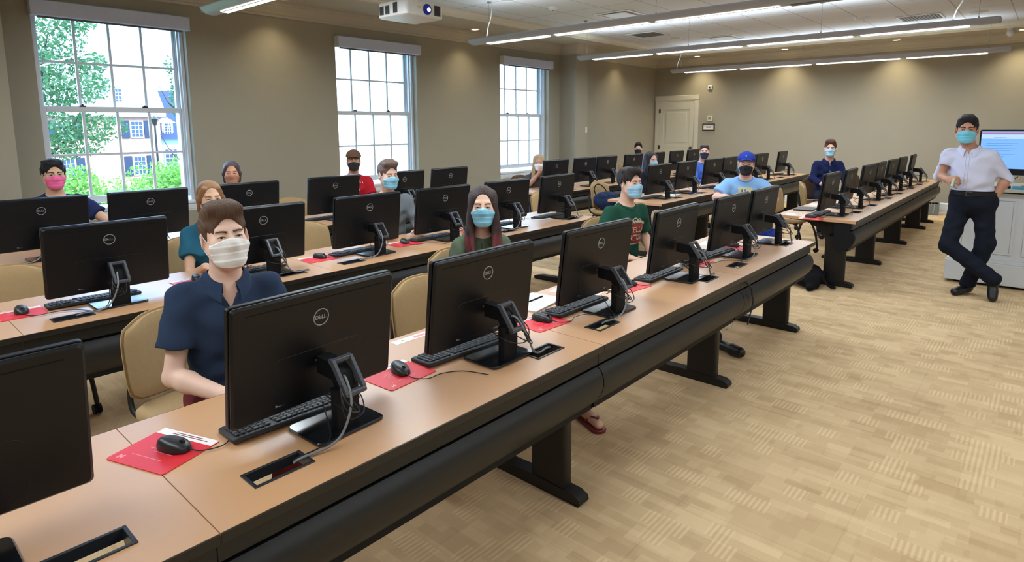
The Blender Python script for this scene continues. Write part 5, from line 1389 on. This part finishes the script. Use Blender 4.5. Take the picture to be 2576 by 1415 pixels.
for (a, c2, z0, z1) in ((.0, .052, 1.040, 1.045), (.0, .052, .999, 1.004), (.0, .005, 1.004, 1.04), (.047, .052, 1.004, 1.04)): m.box(a, c2, y_, y_+.004, z0, z1, .001)
m.build('belt_buckle', M_chrome, belt)
# marker box held by the lecturer
hw = Al['r'][2]
wp = bl.matrix_basis @ (hw+Vector((-.055, .075, -.01)))
o = MB().rrect(.032, .022, .006, -.05, .03, ch=.003).build('whiteboard_marker_case', mat('pale_green', (176, 196, 176), rough=.4)); o.location = wp; o.rotation_euler = (R(10), R(12), 0); tag(o, 'small pale green item held in the hand of the standing man', 'case')

# ------------------------------------------------------------------ empty chairs
for (x, y, rz, lb, up) in (
    (.66, 4.40, 4, 'empty tan chair behind the middle row, left of the woman in teal', 'tan'),
    (2.12, 2.30, 0, 'empty tan chair between the two nearest monitors of the front row', 'tan'),
    (2.72, 4.55, 6, 'empty tan chair left of the man in the grey shirt', 'tan'),
    (3.55, 6.36, 0, 'empty chair between the woman in the tan mask and the man in red', 'tan'),
    (5.32, 2.55, 10, 'empty tan chair at the right end of the front left row', 'tan'),
    (7.48, 4.70, 0, 'empty tan chair with a navy backpack on its seat', 'tan'),
    (9.05, 4.52, 0, 'empty tan chair left of the man in the bright blue shirt', 'tan'),
    (8.42, 2.55, -6, 'empty tan chair on the right of the man in the blue cap', 'tan'),
    (11.38, 2.22, 0, 'empty dark brown chair behind the third far monitor of the front right row', 'brown'),
    (9.35, 2.42, 15, 'chair on casters behind the near right desk', 'tan'),
    (5.9, 4.5, 0, 'empty tan chair at the right end of the middle left row', 'tan')): chair(x, y, rz, lb, up)

# ------------------------------------------------------------------ bags
def blob_bag(name, fn_ops, m, loc, rz, label, cat, h=.008):
    S = SDF()
    for a in fn_ops: (S.cap if a[0] == 'c' else S.ell)(*a[1:], k=.05)
    base = SDF(); base.ops = S.ops
    lo = np.min([o[1] for o in S.ops], 0); hi = np.max([o[2] for o in S.ops], 0)
    G = SDF(); G.fn(lambda p: np.maximum(base.ev(p)+.006*np.sin(p[..., 0]*40+p[..., 2]*33)*np.sin(p[..., 1]*37), .004-p[..., 2]), lo, hi, .003)
    V_, F_ = surf(G, lo-.03, hi+.03, h, 1); t = empty(name, loc, R(rz), label, cat); np_mesh('bag_body', [(V_, F_)], m, t); return t
t = blob_bag('backpack', [('e', (0, 0, .09), (.26, .17, .10)), ('e', (.08, .02, .13), (.14, .13, .09)), ('c', (-.2, -.05, .05), (-.32, -.02, .03), .06, .03)], cloth_mat('bag_black', (20, 20, 24)), (6.86, 1.86, 0), 15, 'black backpack slumped on the floor by the near leg of the right block', 'backpack')
m = MB(); m.tube([(-.1, -.12, .12), (-.22, -.2, .05), (-.1, -.26, .01), (.05, -.2, .02)], .012, 6, smooth=5); m.build('strap', cloth_mat('bag_black', (20, 20, 24)), t, True)
m = MB(); m.tube([(-.16, -.13, .11), (0, -.165, .14), (.16, -.12, .13)], .004, 6, smooth=4); m.build('zipper', M_darkmetal, t)
t = blob_bag('backpack', [('e', (0, 0, .13), (.21, .12, .13)), ('e', (0, -.06, .11), (.15, .08, .10)), ('c', (-.14, 0, .19), (.16, 0, .16), .05, .05)], cloth_mat('bag_navy', (34, 46, 78)), (7.40, 4.76, .492), -12, 'navy backpack with looped straps lying on the empty tan chair', 'backpack')
m = MB(); m.tube([(-.12, .08, .20), (-.13, .11, .30), (-.04, .13, .36), (.06, .10, .30), (.12, .06, .18)], .007, 6, smooth=6); m.build('strap', cloth_mat('strap_black', (26, 24, 24)), t, True)
m = MB(); m.tube([(-.17, -.08, .19), (.0, -.10, .225), (.17, -.08, .19)], .004, 6, smooth=4); m.build('zipper', M_darkmetal, t)
t = blob_bag('jacket', [('e', (0, 0, .17), (.20, .07, .17)), ('c', (-.19, 0, .28), (-.22, 0, .05), .05, .04), ('c', (.19, 0, .28), (.22, 0, .05), .05, .04)], cloth_mat('teal_jacket', (40, 116, 150)), (12.05, 4.62, .62), 0, 'teal and lime jacket hung on a chair beyond the man in the blue cap', 'jacket')
m = MB(); m.box(-.16, .16, -.085, -.06, .24, .31, .01); m.box(-.19, .19, -.06, .06, .30, .33, .01); m.build('lime_panel', cloth_mat('lime', (186, 214, 96)), t)
chair(12.05, 4.42, 0, 'chair at the far end of the middle right row carrying a jacket')

# ------------------------------------------------------------------ lectern with its screen
t = empty('lectern', (8.0, 0, 0), 0, 'large white panelled lectern at the right edge behind the standing man', 'lectern')
y1, y0 = .73, -1.15
m = MB(); m.box(.0, .85, y0, y1, .10, 1.0, .004); m.build('cabinet', M_white, t)
m = MB(); m.box(.03, .82, y0+.03, y1-.03, 0, .03); m.build('toe_kick', M_black_d, t)
m = MB(); m.box(-.055, .90, y0-.055, y1+.055, .03, .25, .006); m.box(-.045, .89, y0-.045, y1+.045, .25, .268, .004); m.box(-.028, .87, y0-.028, y1+.028, .268, .285, .003); m.box(-.012, .86, y0-.012, y1+.012, .285, .30, .003); m.build('plinth', M_white, t)
m = MB(); m.prism([(-.07, 1.0), (-.07, 1.03), (-.02, 1.03), (.9, 1.03), (.9, 1.0), (-.045, .985), (-.02, .965), (0, .96), (0, 1.0)][::1], y0-.07, y1+.07, 'y'); m.build('countertop', mat('lectern_top', (196, 194, 182), rough=.35), t)
def lect_panel(a, c2):
    m = MB(); z0, z1 = .345, .925
    for (p, q, u, w) in ((a, c2, z0, z0+.02), (a, c2, z1-.02, z1), (a, a+.02, z0+.02, z1-.02), (c2-.02, c2, z0+.02, z1-.02)): m.box(-.012, 0, p, q, u, w, .004)
    m.box(-.004, 0, a+.02, c2-.02, z0+.02, z1-.02, .002); m.build('raised_panel', M_white, t)
lect_panel(.24, .68); lect_panel(-.32, .16); lect_panel(-.86, -.40)
m = MB()
for k in range(4): m.box(-.014, -.011, .42, .50, .60+.018*k, .606+.018*k)
m.build('vent_slots', mat('vent_grey', (120, 118, 114)), t)
t = empty('display_screen', (8.22, .09, 1.03), 0, 'large lit computer display on the lectern showing a pale blue web page', 'display')
m = MB(); m.rrect(1.04, .47, .015, -.02, .03, c=(0, .365), ch=.003, axis='x'); m.build('bezel', M_black, t)
M_scr = mat('screen_blue', (120, 160, 200), rough=.3, emis=((112, 170, 236), .8)); M_red = mat('screen_red', (196, 110, 140), rough=.3, emis=((180, 110, 150), .55)); M_txt = mat('screen_text', (90, 130, 190), rough=.3, emis=((80, 130, 200), .6)); M_wh = mat('screen_white', (170, 190, 220), rough=.3, emis=((170, 205, 246), .75))
m = MB(); m.box(-.022, -.0205, -.505, .505, .195, .582); m.cur = 1; m.box(-.0235, -.022, .15, .505, .552, .572); m.cur = 3; m.box(-.0235, -.022, -.505, .145, .545, .582); m.box(-.0232, -.022, .15, .505, .505, .55); m.cur = 2
for (a, c2, z) in ((.30, .40, .515), (.28, .46, .49), (.20, .46, .455), (.24, .46, .435), (.20, .45, .40), (.26, .46, .38), (.22, .46, .34), (.30, .46, .32), (-.2, .10, .50), (-.3, .1, .46), (-.3, .05, .42)): m.box(-.0238, -.0232, a, c2, z, z+.004)
m.box(-.0238, -.0232, -.05, .12, .555, .568)
m.build('screen', [M_scr, M_red, M_txt, M_wh], t)
m = MB(); m.rrect(.2, .28, .02, 0, .012, c=(.05, 0)); m.box(.03, .06, -.05, .05, .012, .3, .004); m.build('stand', M_black, t)
t = empty('document_camera', (8.10, .36, 1.03), 0, 'small black gadget on the lectern below the display', 'gadget'); m = MB(); m.rrect(.08, .11, .02, 0, .025, ch=.004); m.build('base', M_black, t); m = MB(); m.sphere((0, .0, .05), .03, 14); m.tube([(0, 0, .05), (.02, -.05, .07), (.06, -.1, .12)], .004, 6); m.build('camera_head', M_black_d, t, True)
slab('eraser', 8.02, .22, .06, .14, .03, 3, mat('teal_plastic', (70, 150, 180), rough=.5), 'teal board eraser on the edge of the lectern top', 'eraser', 1.03)
slab('remote_control', 8.02, .44, .05, .12, .018, 0, M_black_d, 'black remote control on the edge of the lectern top', 'remote control', 1.03)
t = empty('floor_outlet_box', (13.72, 1.62, 0), R(5), 'grey box on the floor against the baseboard of the far wall', 'box'); m = MB(); m.prism([(-.12, 0), (-.03, .20), (.12, .22), (.12, 0)], -.1, .1, 'y'); m.build('housing', mat('box_grey', (96, 96, 92), rough=.5), t); MB().box(-.02, .1, -.08, .08, .222, .226).build('lid', M_black, t)
for k, (pts) in enumerate((((8.8, .76, .95), (9.6, .95, 1.0), (11, 1.2, .86), (12.8, 1.5, .45), (13.5, 1.62, .20)), ((12.70, 1.50, .70), (12.9, 1.5, .4), (13.3, 1.55, .1), (13.6, 1.6, .05)))):
    o = MB().tube([Vector(p)-Vector(pts[0]) for p in pts], .0035, 6, smooth=7).build('loose_cable', M_cablew); o.location = pts[0]; tag(o, ('white cable running from the lectern to the box on the far floor', 'white cable hanging off the far end of the front right row')[k], 'cable')

# ------------------------------------------------------------------ outdoors
GZ = -3.6
struct(MB().box(-60, 120, 9.5, 130, GZ-.5, GZ).build('ground', mat('lawn', (78, 104, 58), rough=.95, noise=(2, .2))))
def leaves(m, c, r, n, s, rs):
    c = np.array(c); P = rs.normal(size=(n, 3)); P /= np.linalg.norm(P, axis=1)[:, None]; P = c+P*np.array(r)*(rs.rand(n, 1)**.35)
    for p in P:
        a, b_ = rs.normal(size=3), rs.normal(size=3); a /= np.linalg.norm(a); b_ -= a*(a@b_); b_ /= np.linalg.norm(b_); q = s*(.6+.8*rs.rand())
        m.add([tuple(p-a*q), tuple(p+b_*q*.5), tuple(p+a*q), tuple(p-b_*q*.5)], [(0, 1, 2, 3)])
def leaf_mat(name, rgb):
    m = bpy.data.materials.new(name); m.use_nodes = True; nt = m.node_tree; b = nt.nodes['Principled BSDF']; o = nt.nodes['Material Output']
    b.inputs['Base Color'].default_value = srgb(*rgb); b.inputs['Roughness'].default_value = .6
    t = nt.nodes.new('ShaderNodeBsdfTranslucent'); t.inputs[0].default_value = srgb(*[min(255, int(c*1.15)) for c in rgb]); mx = nt.nodes.new('ShaderNodeMixShader'); mx.inputs[0].default_value = .35
    nz = nt.nodes.new('ShaderNodeTexNoise'); nz.inputs['Scale'].default_value = 1.5; tc = nt.nodes.new('ShaderNodeTexCoord'); nt.links.new(tc.outputs['Object'], nz.inputs[0])
    cr = nt.nodes.new('ShaderNodeMix'); cr.data_type = 'RGBA'; cr.inputs[6].default_value = srgb(*[int(c*.75) for c in rgb]); cr.inputs[7].default_value = srgb(*rgb); nt.links.new(nz.outputs[0], cr.inputs[0]); nt.links.new(cr.outputs[2], b.inputs['Base Color'])
    nt.links.new(b.outputs[0], mx.inputs[1]); nt.links.new(t.outputs[0], mx.inputs[2]); nt.links.new(mx.outputs[0], o.inputs[0]); return m
M_leaf = leaf_mat('leaf_green', (60, 100, 58)); M_leaf2 = leaf_mat('leaf_light', (98, 140, 54)); M_bark = mat('bark', (52, 42, 36), rough=.9, noise=(12, .3), bump=(30, .5))
rs = np.random.RandomState(5)
def tree(x, y, h, blobs, ls, m_, label, trunk=.22, cat='tree', name='tree'):
    t = empty(name, (x, y, GZ), 0, label, cat)
    if trunk:
        m = MB(); m.tube([(0, 0, 0), (.1, 0, h*.3), (-.1, .1, h*.6), (0, 0, h*.85)], [trunk, trunk*.35], 8, smooth=4)
        for k in range(5): a = k*2.4; z = h*(.35+.07*k); m.tube([(0, 0, z), (math.cos(a)*h*.06, math.sin(a)*h*.06, z+h*.06), (math.cos(a)*h*.10, math.sin(a)*h*.1, z+h*.14)], [trunk*.3, trunk*.08], 6)
        m.build('trunk', M_bark, t)
    m = MB()
    for (bx, by, bz, rx, rz_, n) in blobs: leaves(m, (bx, by, bz), (rx, rx, rz_), int(n*2.2), ls*.66, rs)
    me = bpy.data.meshes.new('foliage'); me.from_pydata(m.v, [], m.f); me.materials.append(m_); o = bpy.data.objects.new('foliage', me); col.objects.link(o); o.parent = t
    return t
tree(4.6, 24, 12, [(-.9, 0, 9.3, 1.5, 1.1, 700), (.4, .5, 8.2, 1.3, .9, 600), (-.6, -.5, 7.0, 1.4, 1.0, 700), (.9, 0, 6.6, 1.3, .6, 450), (-.2, .3, 5.6, 1.7, .9, 700), (1.6, .2, 5.3, 1.0, .5, 260), (-1.3, 0, 8, 1.2, 2.4, 900), (1.5, .3, 7.4, .7, .4, 160), (1.2, -.2, 8.6, .6, .3, 120), (.2, 0, 4.7, 1.6, .5, 500)], .11, M_leaf, 'large leafy tree filling the left side of the wide left window')
tree(9.3, 25, 9, [(0, 0, 6.4, .5, .9, 220), (.3, 0, 5.3, .6, .9, 260), (-.2, 0, 7.5, .35, .5, 90)], .10, M_leaf, 'small tree at the right edge of the wide left window', .10)
for i, (x, y, r_, n, lb) in enumerate(((5.6, 17.5, 1.0, 900, 'light green bush at the bottom of the wide left window, left part'), (7.0, 19, 1.25, 1300, 'large light green bush at the bottom of the wide left window, centre'), (8.2, 21, .9, 700, 'rounded bush at the lower right of the wide left window'), (3.6, 18, 1.1, 900, 'bush low in the wide left window behind the pink mask'))):
    tree(x, y, 3, [(0, 0, 3.1, r_*1.15, 1.35, n), (.5, 0, 3.7, r_*.6, .7, n//2), (-.6, .1, 2.4, r_*1.2, 1.2, n), (.2, -.3, 3.0, r_, 1.2, n)], .085, M_leaf2, lb, .05, 'bush', 'bush')
def wcoord(x, z): return (x*1.5, 60, (z-1.7)*1.5+1.7)
M_brick = mat('pale_brick', (176, 128, 116), rough=.9, noise=(8, .08)); M_roof = mat('slate_roof', (128, 130, 138), rough=.8, noise=(6, .1)); M_shut = mat('navy_shutter', (16, 34, 62), rough=.6); M_glassd = mat('dark_pane', (50, 64, 84), rough=.2)
def wind(t, x, z, w, h, y, shut=True):
    m = MB(); m.box(x-w/2-.1, x+w/2+.1, y-.12, y, z-.1, z+h+.1); f = m.build('window_casing', M_white, t)
    m = MB(); m.box(x-w/2, x+w/2, y-.14, y-.12, z, z+h); m.build('pane', M_glassd, f)
    m = MB()
    for k in range(1, 3): m.box(x-w/2+w*k/3-.02, x-w/2+w*k/3+.02, y-.16, y-.14, z, z+h)
    for k in range(1, 4): m.box(x-w/2, x+w/2, y-.16, y-.14, z+h*k/4-.02, z+h*k/4+.02)
    m.build('glazing_bars', M_white, f)
    if shut:
        for s_ in (-1, 1): m = MB(); m.box(x+s_*(w/2+.45)-.28, x+s_*(w/2+.45)+.28, y-.12, y-.04, z-.1, z+h+.1); m.build('shutter', M_shut, t)
def dormer(t, x, z, w, h, y, roof=None, wall=None):
    m = MB(); m.box(x-w/2, x+w/2, y-.2, y+3, z, z+h); m.build('dormer_wall', wall or M_white, t)
    m = MB(); m.prism([(x-w/2-.2, z+h), (x, z+h+w*.45), (x+w/2+.2, z+h)], y-.35, y+3.2, 'y'); m.build('dormer_roof', roof or M_roof, t); wind(t, x, z+.15, w*.55, h*.8, y-.2, False)
t = empty('house', (0, 0, 0), 0, 'pale brick house with navy shutters seen through the wide left window', 'house')
m = MB(); m.box(6, 20.3, 60, 68, GZ, 2.55); m.build('wall', M_brick, t)
m = MB(); m.prism([(59.5, 2.9), (64, 8.6), (68.5, 2.9)], 5.6, 20.7, 'x'); m.build('roof', M_roof, t); m = MB(); m.box(5.6, 20.7, 59.5, 60, 2.55, 2.95, .05); m.build('cornice', M_white, t)
for x in (9.5, 13.2, 18.4): wind(t, x, .85, .85, 1.3, 60)
for x in (9.5, 13.2, 18.4): wind(t, x, -2.4, .85, 1.5, 60)
dormer(t, 17.2, 3.6, 1.3, 1.5, 60.6); dormer(t, 11.5, 3.6, 1.3, 1.5, 60.6)
t = empty('house', (0, 0, 0), 0, 'dark blue grey house wing with a gabled dormer beside the pale brick house', 'house')
M_navyw = mat('navy_siding', (28, 42, 78), rough=.8)
m = MB(); m.box(20.4, 30, 62, 70, GZ, .6); m.build('wall', mat('pale_stucco', (176, 196, 214)), t); m = MB(); m.prism([(61.4, .6), (66, 5.2), (70.5, .6)], 20.4, 30.3, 'x'); m.build('roof', M_navyw, t)
dormer(t, 21.6, .9, .95, 1.2, 62.2, M_white, M_white); wind(t, 21.7, -2.0, 1.0, 1.6, 62, False)
t = empty('street_lamp', (15.9, 48, GZ), 0, 'tall dark street lamp in front of the pale brick house', 'street lamp'); m = MB(); m.cyl((0, 0, 0), .09, 5.4, r2=.06); m.build('pole', M_darkmetal, t); m = MB(); m.cyl((0, 0, 5.4), .12, .45, r2=.22); m.cyl((0, 0, 5.85), .26, .2, r2=.03); m.build('lantern', M_darkmetal, t)
t = empty('street_lamp', (13.5, 40, GZ), 0, 'short street lamp by the right hand bush outside the wide left window', 'street lamp'); m = MB(); m.cyl((0, 0, 0), .06, 2.0, r2=.05); m.build('pole', M_darkmetal, t); m = MB(); m.cyl((0, 0, 2.0), .1, .3, r2=.16); m.cyl((0, 0, 2.3), .2, .16, r2=.03); m.build('lantern', M_darkmetal, t)
t = empty('portico_building', (0, 0, 0), 0, 'bright white building with tall columns seen through the middle and farthest windows', 'building')
m = MB(); m.box(17, 62, 32, 40, GZ, 14); m.build('wall', mat('white_render', (236, 238, 240), rough=.9), t)
for x in (18.6, 22.4, 26.5, 31, 35.5, 40): m = MB(); m.cyl((x, 30.5, GZ), .42, 15, r2=.36); m.build('column', mat('white_render', (236, 238, 240)), t, True)
strip_tmp()
